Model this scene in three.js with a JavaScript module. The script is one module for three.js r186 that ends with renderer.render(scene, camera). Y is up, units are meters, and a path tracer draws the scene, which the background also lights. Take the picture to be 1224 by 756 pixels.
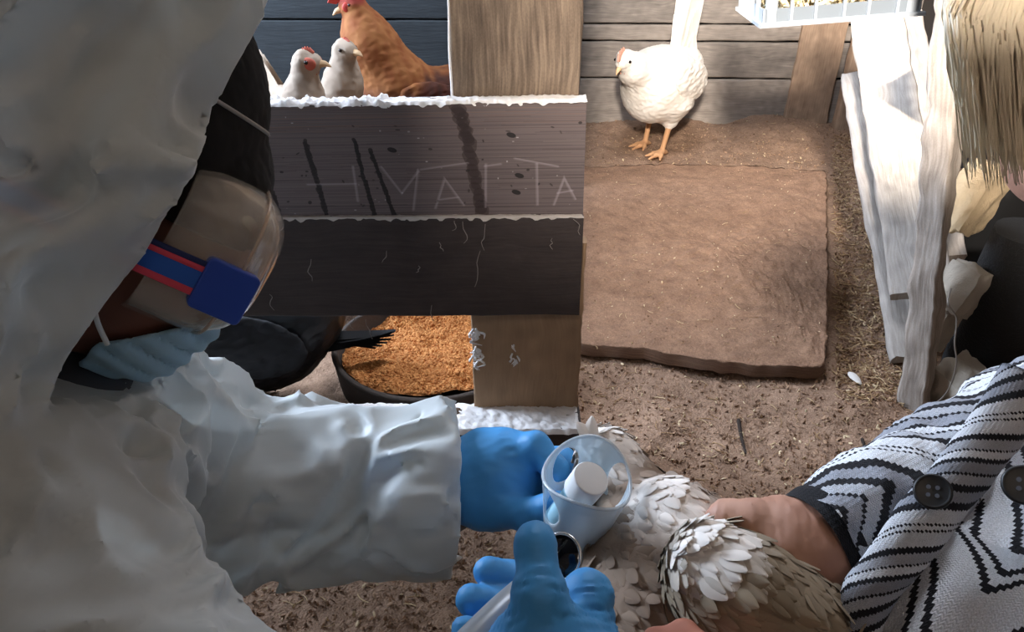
import * as THREE from 'three';
import { mergeGeometries } from 'three/addons/utils/BufferGeometryUtils.js';
import { RectAreaLightUniformsLib } from 'three/addons/lights/RectAreaLightUniformsLib.js';
import { createNoise3D, createNoise4D } from 'simplex-noise';

// ---------------------------------------------------------------- camera, sky, sun, windows, exposure
const scene = new THREE.Scene();
const PITCH = 30 * Math.PI / 180, CAM_H = 0.9, FOCAL = 900;
const camera = new THREE.PerspectiveCamera(2 * Math.atan(378 / FOCAL) * 180 / Math.PI, 1224 / 756, 0.02, 60);
camera.position.set(0, CAM_H, 0);
camera.rotation.set(-PITCH, 0, 0);
const renderer = new THREE.WebGLRenderer({ antialias: true });
renderer.toneMapping = THREE.LinearToneMapping;
renderer.toneMappingExposure = 1.26;
renderer.shadowMap.enabled = true;
RectAreaLightUniformsLib.init();
scene.background = new THREE.Color(0.75, 0.86, 1.0);
const SUN_TARGET = new THREE.Vector3(0.93, 0.42, -1.95);
const SUN_DIR = new THREE.Vector3(-0.83, 0.44, 0.1).normalize();          // from the planks towards the sun
const sun = new THREE.DirectionalLight(0xfff3e2, 17);
sun.position.copy(SUN_TARGET).addScaledVector(SUN_DIR, 5);
sun.target.position.copy(SUN_TARGET);
sun.castShadow = true; sun.shadow.radius = 3;
sun.shadow.mapSize.set(2048, 2048);
Object.assign(sun.shadow.camera, { left: -2.5, right: 2.5, top: 2.5, bottom: -2.5, near: 0.1, far: 9 });
scene.add(sun, sun.target);
// windows: centre, the way they look, size, radiance, colour
const WINDOWS = [
  { c: [-1.78, 1.22, -1.75], n: [1, -0.0, 0.0], w: 1.0, h: 0.76, L: 42, col: 0xd8e8ff },
  { c: [-0.25, 1.88, 1.18], n: [0, 0, -1], w: 0.3, h: 0.44, L: 1250, col: 0xfff4e8 },
  { c: [0.2, 2.13, -1.9], n: [0, -1, 0], w: 0.7, h: 0.7, L: 18, col: 0xeaf1ff },
];

// ---------------------------------------------------------------- helpers
let seedState = 12345;
const rnd = () => { seedState = (seedState * 1664525 + 1013904223) >>> 0; return seedState / 4294967296; };
const rr = (a, b) => a + (b - a) * rnd();
const mul = (s) => { let t = s >>> 0; return () => { t = (t * 1664525 + 1013904223) >>> 0; return t / 4294967296; }; };
const N3 = createNoise3D(mul(77)), N3b = createNoise3D(mul(1234)), N4 = createNoise4D(mul(55));
const V = (x, y, z) => new THREE.Vector3(x, y, z);
const clamp = (x, a, b) => x < a ? a : x > b ? b : x;
const lerp = (a, b, t) => a + (b - a) * t;
const sstep = (a, b, x) => { const t = clamp((x - a) / (b - a), 0, 1); return t * t * (3 - 2 * t); };
const SP = Math.sin(PITCH), CP = Math.cos(PITCH);
// the point seen at photo pixel (px, py) at distance d along the view axis; and where that ray meets a level / an upright plane
function at(px, py, d) { const x = (px - 612) / FOCAL * d, y = (378 - py) / FOCAL * d; return V(x, CAM_H - d * SP + y * CP, -(d * CP + y * SP)); }
function onLevel(px, py, y = 0) { const k = (378 - py) / FOCAL; return at(px, py, (y - CAM_H) / (-SP + k * CP)); }
function onPlane(px, py, z) { const k = (378 - py) / FOCAL; return at(px, py, -z / (CP + k * SP)); }

const used = new Map();
function numbered(n) { const k = used.get(n) || 0; used.set(n, k + 1); return k ? `${n}_${String(k).padStart(3, '0')}` : n; }
function tag(o, label, category, group) { o.userData.label = label; o.userData.category = category; if (group) o.userData.group = group; return o; }
function thing(name, label, category, pos, group) { const g = new THREE.Group(); g.name = numbered(name); if (pos) g.position.copy(pos); scene.add(g); return tag(g, label, category, group); }
function part(name, geo, mat, parent = scene) { const m = new THREE.Mesh(geo, mat); m.name = parent === scene ? numbered(name) : name; m.castShadow = m.receiveShadow = true; parent.add(m); return m; }
function worldPart(name, geo, mat, parent) { geo.translate(-parent.position.x, -parent.position.y, -parent.position.z); return part(name, geo, mat, parent); }
function struct(name, geo, mat) { const m = part(name, geo, mat); m.userData.kind = 'structure'; return m; }
function structGroup(name) { const g = new THREE.Group(); g.name = numbered(name); g.userData.kind = 'structure'; scene.add(g); return g; }
const std = (o) => new THREE.MeshStandardMaterial(o);
const phys = (o) => new THREE.MeshPhysicalMaterial(o);

// textures -------------------------------------------------------
function dataTex(w, h, fn, srgb) {
  const a = new Uint8Array(w * h * 4);
  for (let y = 0; y < h; y++) for (let x = 0; x < w; x++) { const c = fn(x / w, y / h, x, y), i = (y * w + x) * 4; a[i] = clamp(c[0], 0, 255); a[i + 1] = clamp(c[1], 0, 255); a[i + 2] = clamp(c[2], 0, 255); a[i + 3] = 255; }
  const t = new THREE.DataTexture(a, w, h); t.wrapS = t.wrapT = THREE.RepeatWrapping; t.magFilter = THREE.LinearFilter; t.minFilter = THREE.LinearFilter;
  if (srgb) t.colorSpace = THREE.SRGBColorSpace; t.needsUpdate = true; return t;
}
// seamless noise on a torus-like domain
function tileNoise(u, v, fx, fy, s) { const a = u * 6.2832, b = v * 6.2832, p = fx / 6.2832, q = fy / 6.2832; return N4(Math.cos(a) * p + s, Math.sin(a) * p + s * 0.7, Math.cos(b) * q + s * 1.3, Math.sin(b) * q - s); }
function woodTex(base, streak, s, contrast = 1) {   // grain runs along u
  return dataTex(512, 512, (u, v) => {
    const warp = 0.02 * tileNoise(u, v, 3, 3, s);
    let g = 0.5 * tileNoise(u, v + warp, 3, 60, s + 3) + 0.35 * tileNoise(u, v + warp, 8, 150, s + 7) + 0.35 * tileNoise(u, v, 2.5, 9, s + 11);
    g += 0.2 * tileNoise(u, v, 90, 200, s + 20);
    const t = clamp(0.5 + g * 0.55 * contrast, 0, 1), pt = 0.09 * tileNoise(u, v, 9, 12, s + 30);
    return [lerp(base[0], streak[0], t) * (1 + pt), lerp(base[1], streak[1], t) * (1 + pt), lerp(base[2], streak[2], t) * (1 + pt)];
  }, true);
}
const woodBump = dataTex(512, 512, (u, v) => { const w = 0.02 * tileNoise(u, v, 3, 3, 5); const g = 128 + 45 * tileNoise(u, v + w, 3, 70, 8) + 40 * tileNoise(u, v, 12, 170, 12) + 25 * tileNoise(u, v, 25, 30, 18); return [g, g, g]; });
const grainBump = dataTex(512, 512, (u, v) => { const g = 128 + 50 * tileNoise(u, v, 60, 60, 1) + 40 * tileNoise(u, v, 140, 140, 4) + 30 * tileNoise(u, v, 20, 20, 9); return [g, g, g]; });
function wood(base, streak, s, rough = 0.85, contrast = 1, rep = 2.5) {
  const m = woodTex(base, streak, s, contrast), b = woodBump.clone(); m.repeat.set(rep, rep); b.repeat.set(rep, rep); b.needsUpdate = true;
  return std({ map: m, bumpMap: b, bumpScale: 0.0012, roughness: rough });
}

// geometry helpers -----------------------------------------------
// plank: length along x, height along y, thickness along z, uneven surface, rounded edges, uv in metres
function plankGeo(L, H, T, { r = 0.004, seed = 1, amp = 0.0015, nl = 24, bow = 0, taper = 0, ragged = 0 } = {}) {
  const prof = []; const hx = H / 2, tx = T / 2; r = Math.min(r, tx * 0.9, hx * 0.9);
  const corner = (cy, cz, a0) => { for (let k = 0; k <= 2; k++) { const a = a0 + k * Math.PI / 4; prof.push([cy + r * Math.cos(a), cz + r * Math.sin(a)]); } };
  const edge = (a, b, n) => { for (let k = 1; k < n; k++) prof.push([lerp(a[0], b[0], k / n), lerp(a[1], b[1], k / n)]); };
  corner(hx - r, tx - r, 0); edge([hx - r, tx], [-hx + r, tx], 7); corner(-hx + r, tx - r, Math.PI / 2);
  edge([-hx, tx - r], [-hx, -tx + r], 2); corner(-hx + r, -tx + r, Math.PI); edge([-hx + r, -tx], [hx - r, -tx], 5); corner(hx - r, -tx + r, Math.PI * 1.5); edge([hx, -tx + r], [hx, tx - r], 2);
  const n = prof.length, per = [0]; for (let i = 0; i < n; i++) { const a = prof[i], b = prof[(i + 1) % n]; per.push(per[i] + Math.hypot(a[0] - b[0], a[1] - b[1])); }
  const pos = [], uv = [], idx = [], vo = seed * 0.37, uo = seed * 0.61;
  const dis = (x, y, z) => { const k = amp * (N3(x * 9 + seed * 3, y * 14, z * 14 + seed) + 0.5 * N3(x * 34, y * 50 + seed, z * 40)); return k; };
  for (let i = 0; i <= nl; i++) {
    const s = i / nl, x0 = (s - 0.5) * L;
    for (let j = 0; j <= n; j++) {
      const [y, z] = prof[j % n]; const d = dis(x0, y, z);
      let x = x0; if ((i === 0 || i === nl) && ragged) x += ragged * N3(y * 40 + seed, z * 40, i);
      const sc = 1 - taper * s, l = Math.hypot(y, z) || 1;
      pos.push(x, y * sc + d * y / l + bow * (1 - 4 * (s - 0.5) ** 2), z * sc + d * z / l); uv.push(x0 + uo, per[j] + vo);
    }
  }
  for (let i = 0; i < nl; i++) for (let j = 0; j < n; j++) { const a = i * (n + 1) + j, b = a + n + 1; idx.push(a, b, a + 1, b, b + 1, a + 1); }
  for (const e of [0, nl]) {
    const c = pos.length / 3, b0 = e * (n + 1); pos.push((e / nl - 0.5) * L, 0, 0); uv.push(uo, vo);
    const st = pos.length / 3;
    for (let j = 0; j < n; j++) { const k = (b0 + j) * 3; pos.push(pos[k], pos[k + 1], pos[k + 2]); uv.push(pos[k + 2] + uo, pos[k + 1] + vo); }
    for (let j = 0; j < n; j++) e ? idx.push(c, st + j, st + (j + 1) % n) : idx.push(c, st + (j + 1) % n, st + j);
  }
  return finish(pos, idx, uv);
}
function finish(pos, idx, uv, col) {
  const g = new THREE.BufferGeometry(); g.setAttribute('position', new THREE.Float32BufferAttribute(pos, 3));
  if (uv) g.setAttribute('uv', new THREE.Float32BufferAttribute(uv, 2)); if (col) g.setAttribute('color', new THREE.Float32BufferAttribute(col, 3));
  g.setIndex(idx); g.computeVertexNormals(); return g;
}
function basis(A, B, up) { const X = B.clone().sub(A).normalize(), Z = X.clone().cross(up).normalize(), Y = Z.clone().cross(X); return new THREE.Matrix4().makeBasis(X, Y, Z).setPosition(A.clone().add(B).multiplyScalar(0.5)); }
// a plank whose centre line runs from A to B, its height towards up
function plankBetween(A, B, H, T, up, opt) { const g = plankGeo(A.distanceTo(B), H, T, opt); g.applyMatrix4(basis(A, B, up)); return g; }
function box(w, h, d, x, y, z) { const g = new THREE.BoxGeometry(w, h, d); g.translate(x, y, z); return g; }
// swept tube through points with radii, closed with rounded ends
function tube(pts, radii, sides = 8, seg = 24, flat = 1) {
  const curve = new THREE.CatmullRomCurve3(pts), fr = curve.computeFrenetFrames(seg), pos = [], idx = [], uv = [];
  const R = (t) => { const x = t * (radii.length - 1), i = Math.min(radii.length - 2, Math.floor(x)); return radii.length === 1 ? radii[0] : lerp(radii[i], radii[i + 1], x - i); };
  const len = curve.getLength();
  for (let i = 0; i <= seg; i++) {
    const t = i / seg, c = curve.getPoint(t), r = R(t);
    for (let j = 0; j <= sides; j++) { const a = j / sides * Math.PI * 2, p = c.clone().addScaledVector(fr.normals[i], Math.cos(a) * r).addScaledVector(fr.binormals[i], Math.sin(a) * r * flat); pos.push(p.x, p.y, p.z); uv.push(t * len, a * r); }
  }
  for (let i = 0; i < seg; i++) for (let j = 0; j < sides; j++) { const a = i * (sides + 1) + j, b = a + sides + 1; idx.push(a, a + 1, b, b, a + 1, b + 1); }
  for (const e of [0, seg]) { const c = pos.length / 3, p = curve.getPoint(e / seg); pos.push(p.x, p.y, p.z); uv.push(0, 0); for (let j = 0; j < sides; j++) { const a = e * (sides + 1) + j; e ? idx.push(c, a, a + 1) : idx.push(c, a + 1, a); } }
  return finish(pos, idx, uv);
}

// signed-distance modelling: primitives, smooth union, surface nets
const cone = (a, b, ra, rb = ra) => { const bx = b.x - a.x, by = b.y - a.y, bz = b.z - a.z, q = 1 / Math.max(1e-9, bx * bx + by * by + bz * bz); return (x, y, z) => { const px = x - a.x, py = y - a.y, pz = z - a.z; let h = (px * bx + py * by + pz * bz) * q; h = h < 0 ? 0 : h > 1 ? 1 : h; const dx = px - h * bx, dy = py - h * by, dz = pz - h * bz; return Math.sqrt(dx * dx + dy * dy + dz * dz) - (ra + (rb - ra) * h); }; };
const ball = (c, r) => cone(c, c.clone().add(V(0, 1e-4, 0)), r);
const ell = (c, rx, ry, rz, q) => { const iq = q ? q.clone().invert() : null, t = V(0, 0, 0); return (x, y, z) => { let px = x - c.x, py = y - c.y, pz = z - c.z; if (iq) { t.set(px, py, pz).applyQuaternion(iq); px = t.x; py = t.y; pz = t.z; } const k0 = Math.sqrt((px / rx) ** 2 + (py / ry) ** 2 + (pz / rz) ** 2), k1 = Math.sqrt((px / (rx * rx)) ** 2 + (py / (ry * ry)) ** 2 + (pz / (rz * rz)) ** 2); return k1 < 1e-6 ? -Math.min(rx, ry, rz) : k0 * (k0 - 1) / k1; }; };
const smin = (a, b, k) => { const h = Math.max(k - Math.abs(a - b), 0) / k; return Math.min(a, b) - h * h * k * 0.25; };
const smax = (a, b, k) => -smin(-a, -b, k);
const union = (prims, k) => (x, y, z) => { let d = prims[0](x, y, z); for (let i = 1; i < prims.length; i++) d = smin(d, prims[i](x, y, z), k); return d; };
const chain = (pts, radii) => pts.slice(1).map((p, i) => cone(pts[i], p, radii[i], radii[i + 1]));
function netsGeo(f, lo, hi, cell, colorFn) {
  const nx = Math.ceil((hi.x - lo.x) / cell), ny = Math.ceil((hi.y - lo.y) / cell), nz = Math.ceil((hi.z - lo.z) / cell);
  const sx = nx + 1, sy = ny + 1, val = new Float32Array(sx * sy * (nz + 1)), B = 8, R = cell * B * 0.5 * 1.7321 * 1.7 + cell;
  for (let bz = 0; bz <= nz; bz += B) for (let by = 0; by <= ny; by += B) for (let bx = 0; bx <= nx; bx += B) {
    const c = f(lo.x + (bx + B / 2) * cell, lo.y + (by + B / 2) * cell, lo.z + (bz + B / 2) * cell), skip = Math.abs(c) > R;
    for (let k = bz; k < Math.min(bz + B, nz + 1); k++) for (let j = by; j < Math.min(by + B, ny + 1); j++) for (let i = bx; i < Math.min(bx + B, nx + 1); i++) {
      let v = skip ? c : f(lo.x + i * cell, lo.y + j * cell, lo.z + k * cell);
      if (i === 0 || j === 0 || k === 0 || i === nx || j === ny || k === nz) v = Math.max(v, 1e-5);
      val[i + sx * (j + sy * k)] = v;
    }
  }
  const vid = new Int32Array(nx * ny * nz).fill(-1), pos = [], idx = [], E = [[0, 1], [0, 2], [0, 4], [1, 3], [1, 5], [2, 3], [2, 6], [3, 7], [4, 5], [4, 6], [5, 7], [6, 7]];
  const v8 = new Float32Array(8);
  for (let k = 0; k < nz; k++) for (let j = 0; j < ny; j++) for (let i = 0; i < nx; i++) {
    let m = 0; for (let q = 0; q < 8; q++) { v8[q] = val[i + (q & 1) + sx * (j + ((q >> 1) & 1) + sy * (k + (q >> 2)))]; if (v8[q] < 0) m |= 1 << q; }
    if (m === 0 || m === 255) continue;
    let x = 0, y = 0, z = 0, n = 0;
    for (const [a, b] of E) { if (((m >> a) & 1) === ((m >> b) & 1)) continue; const t = v8[a] / (v8[a] - v8[b]); x += lerp(a & 1, b & 1, t); y += lerp((a >> 1) & 1, (b >> 1) & 1, t); z += lerp(a >> 2, b >> 2, t); n++; }
    vid[i + nx * (j + ny * k)] = pos.length / 3; pos.push(lo.x + (i + x / n) * cell, lo.y + (j + y / n) * cell, lo.z + (k + z / n) * cell);
  }
  const id = (i, j, k) => vid[i + nx * (j + ny * k)];
  const quad = (a, b, c, d, flip) => { if (a < 0 || b < 0 || c < 0 || d < 0) return; flip ? idx.push(a, c, b, b, c, d) : idx.push(a, b, c, b, d, c); };
  for (let k = 1; k < nz; k++) for (let j = 1; j < ny; j++) for (let i = 0; i < nx; i++) { const a = val[i + sx * (j + sy * k)] < 0, b = val[i + 1 + sx * (j + sy * k)] < 0; if (a !== b) quad(id(i, j - 1, k - 1), id(i, j, k - 1), id(i, j - 1, k), id(i, j, k), !a); }
  for (let k = 1; k < nz; k++) for (let j = 0; j < ny; j++) for (let i = 1; i < nx; i++) { const a = val[i + sx * (j + sy * k)] < 0, b = val[i + sx * (j + 1 + sy * k)] < 0; if (a !== b) quad(id(i - 1, j, k - 1), id(i, j, k - 1), id(i - 1, j, k), id(i, j, k), a); }
  for (let k = 0; k < nz; k++) for (let j = 1; j < ny; j++) for (let i = 1; i < nx; i++) { const a = val[i + sx * (j + sy * k)] < 0, b = val[i + sx * (j + sy * (k + 1))] < 0; if (a !== b) quad(id(i - 1, j - 1, k), id(i, j - 1, k), id(i - 1, j, k), id(i, j, k), !a); }
  const col = colorFn ? [] : null; if (col) for (let q = 0; q < pos.length; q += 3) col.push(...colorFn(pos[q], pos[q + 1], pos[q + 2]));
  return finish(pos, idx, null, col);
}
const lin = (hex) => { const c = new THREE.Color(hex); return [c.r, c.g, c.b]; };
const mixc = (a, b, t) => [lerp(a[0], b[0], t), lerp(a[1], b[1], t), lerp(a[2], b[2], t)];
// crumpled thin sheet: sharp ridges and flat facets at three sizes
const crumple = (x, y, z, s = 1) => { const q = 0.62 * (x * 0.74 + y * 0.5 - z * 0.1), wx = x - q * 0.74 + 0.02 * N3b(x * 9, y * 9, z * 9), wy = y - q * 0.5 + 0.02 * N3b(y * 9, z * 9, x * 9); z += q * 0.1; return s * (0.016 * (0.6 - Math.abs(N3(wx * 8, wy * 8, z * 8))) + 0.0115 * (0.5 - Math.abs(N3b(wx * 17, wy * 17, z * 17 + 5))) + 0.0018 * (0.5 - Math.abs(N3(wx * 40, wy * 40 + 3, z * 40)))); };

// a single feather: root at the origin, along +z, lying flat in xz, thin and curved
function featherGeo(L, W, bend = 0.1, tipRound = 0.6, thick = 0.0008) {
  const pos = [], idx = [], nl = 7, nw = 4;
  for (const s of [1, -1]) for (let i = 0; i <= nl; i++) { const t = i / nl, w = W * 0.5 * Math.pow(Math.sin(Math.PI * Math.pow(clamp(t * 0.94 + 0.03, 0, 1), tipRound)), 0.7); for (let j = 0; j <= nw; j++) { const u = j / nw * 2 - 1; pos.push(u * w, -bend * L * t * t - 0.16 * w * u * u + s * thick * (1 - u * u * 0.8) + (Math.abs(u) < 0.1 ? s * thick * 0.7 : 0), t * L); } }
  const o = (nl + 1) * (nw + 1);
  for (let i = 0; i < nl; i++) for (let j = 0; j < nw; j++) { const a = i * (nw + 1) + j, b = a + nw + 1; idx.push(a, b, a + 1, b, b + 1, a + 1, o + a, o + a + 1, o + b, o + b, o + a + 1, o + b + 1); }
  return finish(pos, idx);
}
// ---------------------------------------------------------------- materials
const M = {};
M.greyWood = wood([108, 101, 95], [158, 148, 138], 1, 0.88);
M.greyWoodB = wood([122, 113, 105], [164, 154, 144], 2.3, 0.88);
M.brownWood = wood([140, 116, 96], [186, 160, 136], 3.1, 0.85);
M.darkBoard = wood([44, 36, 34], [66, 56, 53], 4.4, 0.75);
M.blueWood = wood([30, 36, 40], [50, 56, 60], 5.2, 0.85);
M.paleWood = wood([140, 131, 123], [192, 184, 175], 6.7, 0.8);
M.postWood = wood([74, 61, 50], [138, 120, 102], 7.9, 0.85, 1.4);
M.tanBoard = wood([140, 112, 86], [166, 137, 107], 8.8, 0.9, 0.6);
M.rail = wood([70, 58, 48], [104, 88, 72], 9.3, 0.9);
M.limewash = std({ color: 0xe9e6e4, roughness: 0.95, bumpMap: grainBump, bumpScale: 0.001 });
M.plaster = std({ color: 0x35302c, roughness: 0.95 });

// ---------------------------------------------------------------- floor
const RX0 = -1.8, RX1 = 1.62, RZ0 = -3.25, RZ1 = 1.22, RH = 2.15;
const dirt = dataTex(1024, 1024, (u, v, x, y) => {
  const a = tileNoise(u, v, 12, 12, 2), b = tileNoise(u, v, 40, 40, 5), c = tileNoise(u, v, 130, 130, 8), e = N3b(x * 0.33, y * 0.33, 2);
  let t = clamp(0.5 + 0.28 * a + 0.25 * b + 0.3 * c, 0, 1);
  let col = mixc([120, 94, 76], [172, 142, 118], t);
  if (e > 0.62) col = mixc(col, [190, 164, 132], (e - 0.62) * 2.4);
  if (e < -0.66) col = mixc(col, [52, 38, 30], (-0.66 - e) * 2.6);
  return col;
}, true);
const dirtBump = dataTex(1024, 1024, (u, v, x, y) => { const g = 128 + 40 * tileNoise(u, v, 30, 30, 3) + 40 * tileNoise(u, v, 90, 90, 5) + 35 * N3b(x * 0.25, y * 0.25, 7); return [g, g, g]; });
M.dirt = std({ map: dirt, bumpMap: dirtBump, bumpScale: 0.006, roughness: 0.97 });
const groundY = (x, z) => 0.010 * N3(x * 2.2, z * 2.2, 1) + 0.006 * N3(x * 7, z * 7, 4) + 0.004 * N3(x * 22, z * 22, 9) + 0.0025 * N3(x * 60, z * 60, 3) + 0.05 * sstep(-2.86, -3.2, z) * (0.6 + 0.4 * N3(x * 4, 3, 1)) * sstep(0.1, 0.5, x);
{
  const w = RX1 - RX0 + 0.1, l = RZ1 - RZ0 + 0.1, g = new THREE.BoxGeometry(w, 0.12, l, 250, 1, 330), p = g.attributes.position, uv = g.attributes.uv;
  for (let i = 0; i < p.count; i++) { const x = p.getX(i) + (RX0 + RX1) / 2, z = p.getZ(i) + (RZ0 + RZ1) / 2, top = p.getY(i) > 0; p.setXYZ(i, x, top ? groundY(x, z) : -0.12, z); uv.setXY(i, x / 0.9, z / 0.9); }
  g.computeVertexNormals(); struct('floor', g, M.dirt);
}
// ---------------------------------------------------------------- walls and ceiling
function wallShape(pts, holes, thick, m4) { const s = new THREE.Shape(pts.map((p) => new THREE.Vector2(...p))); for (const h of holes) s.holes.push(new THREE.Path(h.map((p) => new THREE.Vector2(...p)))); const g = new THREE.ExtrudeGeometry(s, { depth: thick, bevelEnabled: false }); g.applyMatrix4(m4); return g; }
const rect = (x0, y0, x1, y1) => [[x0, y0], [x1, y0], [x1, y1], [x0, y1]];
// gap between the wall boards that lets the sunbeam in: the lit patch carried back along the sun to the wall
const beam = [at(1022, 8, 2.0), at(1112, 8, 1.9), at(1113, 180, 1.7), at(1106, 300, 1.62), at(1082, 205, 1.75), at(1046, 95, 1.9)].map((p) => { const t = (RX0 - p.x) / SUN_DIR.x; return [-(p.z + SUN_DIR.z * t), p.y + SUN_DIR.y * t]; });
const [wa, wb] = WINDOWS;
{
  // left wall: shape in (-z, y), thickness away from the room
  const m = new THREE.Matrix4().makeBasis(V(0, 0, -1), V(0, 1, 0), V(-1, 0, 0)).setPosition(RX0, 0, 0);
  struct('wall_left', wallShape(rect(-RZ1 - 0.06, -0.05, -RZ0 + 0.06, RH), [rect(-wa.c[2] - wa.w / 2, wa.c[1] - wa.h / 2, -wa.c[2] + wa.w / 2, wa.c[1] + wa.h / 2), beam], 0.06, m), M.plaster);
  const m2 = new THREE.Matrix4().makeBasis(V(1, 0, 0), V(0, 1, 0), V(0, 0, 1)).setPosition(0, 0, RZ1);
  struct('wall_rear', wallShape(rect(RX0, -0.05, RX1, RH), [rect(wb.c[0] - wb.w / 2, wb.c[1] - wb.h / 2, wb.c[0] + wb.w / 2, wb.c[1] + wb.h / 2)], 0.06, m2), M.plaster);
  struct('wall_right', box(0.06, RH + 0.05, RZ1 - RZ0 + 0.12, RX1 + 0.03, RH / 2 - 0.025, (RZ0 + RZ1) / 2), M.plaster);
  const m3 = new THREE.Matrix4().makeBasis(V(1, 0, 0), V(0, 0, -1), V(0, 1, 0)).setPosition(0, RH, 0), wc = WINDOWS[2];
  struct('ceiling', wallShape(rect(RX0 - 0.06, -RZ1 - 0.06, RX1 + 0.06, -RZ0 + 0.06), [rect(wc.c[0] - wc.w / 2, -wc.c[2] - wc.h / 2, wc.c[0] + wc.w / 2, -wc.c[2] + wc.h / 2)], 0.06, m3), M.plaster);
}
{ // boarded half wall between the pen and the rear bay
  const g = structGroup('wall_stall'); let y = 0;
  for (let i = 0; i < 7; i++) { part('plank', plankBetween(V(RX0, y + 0.1, 0.36), V(RX1, y + 0.1, 0.36), 0.198, 0.03, V(0, 1, 0), { seed: i + 60, amp: 0.001 }), M.rail, g); y += 0.203; }
  for (let i = 0; i < 4; i++) part('plank', plankBetween(V(RX0, 1.455 + i * 0.196, 0.36), V(-0.125, 1.515 + i * 0.182, 0.36), 0.178, 0.03, V(0, 1, 0), { seed: i + 160, amp: 0.001 }), M.rail, g);
}
WINDOWS.forEach((w, i) => {
  const g = structGroup('window_' + (i + 1)); g.position.set(...w.c); if (w.n[1]) g.rotation.x = Math.PI / 2; else g.rotation.y = Math.atan2(w.n[0], w.n[2]);
  const f = []; const t = 0.045; for (const s of [-1, 1]) { f.push(box(w.w + t, t, 0.05, 0, s * w.h / 2, -0.03), box(t, w.h + t, 0.05, s * w.w / 2, 0, -0.03)); } f.push(box(0.03, w.h, 0.04, 0, 0, -0.035));
  part('window_frame', mergeGeometries(f), M.rail, g);
  part('pane', box(w.w, w.h, 0.006, 0, 0, -0.03), std({ color: 0x999999, emissive: w.col, emissiveIntensity: 2.5, roughness: 0.6 }), g);
  const l = new THREE.RectAreaLight(w.col, w.L, w.w * 0.94, w.h * 0.94); const n = V(...w.n); l.position.set(...w.c).addScaledVector(n, 0.02); l.lookAt(l.position.clone().add(n)); scene.add(l);
});
{ // far wall of the lit run: horizontal boards
  const g = structGroup('wall_back'); const hs = [[0.0, 0.2], [0.2, 0.345], [0.345, 0.41], [0.41, 0.6], [0.6, 0.78], [0.78, 1.0], [1.0, 1.2], [1.2, 1.42], [1.42, 1.65], [1.65, 1.9], [1.9, 2.15]];
  hs.forEach(([a, b], i) => { const off = 0.045 - 0.005 * i; part('plank', plankBetween(V(0.1, (a + b) / 2, RZ0 + 0.02 + off), V(RX1, (a + b) / 2 - 0.008, RZ0 + 0.02 + off), b - a - 0.006, 0.028, V(0, 1, 0), { seed: i + 3, amp: 0.002, r: 0.006, nl: 30 }), i % 2 ? M.greyWood : M.greyWoodB, g); });
  part('backing', box(RX1 - 0.05, RH, 0.02, (RX1 + 0.1) / 2, RH / 2, RZ0 - 0.01), M.blueWood, g);
}
{ // dark wall of the hen compartment
  const g = structGroup('wall_compartment'), z = -2.32; let y = 0; let i = 0;
  while (y < RH) { const h = 0.185; part('plank', plankBetween(V(RX0, y + h / 2, z), V(0.1, y + h / 2, z), h - 0.004, 0.026, V(0, 1, 0), { seed: i + 30, amp: 0.0015 }), M.blueWood, g); y += h; i++; }
  part('return_panel', box(0.026, RH, 0.9, 0.09, RH / 2, -2.78), M.blueWood, g);
  part('backing', box(1.9, RH, 0.012, -0.85, RH / 2, z - 0.022), M.blueWood, g);
}
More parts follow.
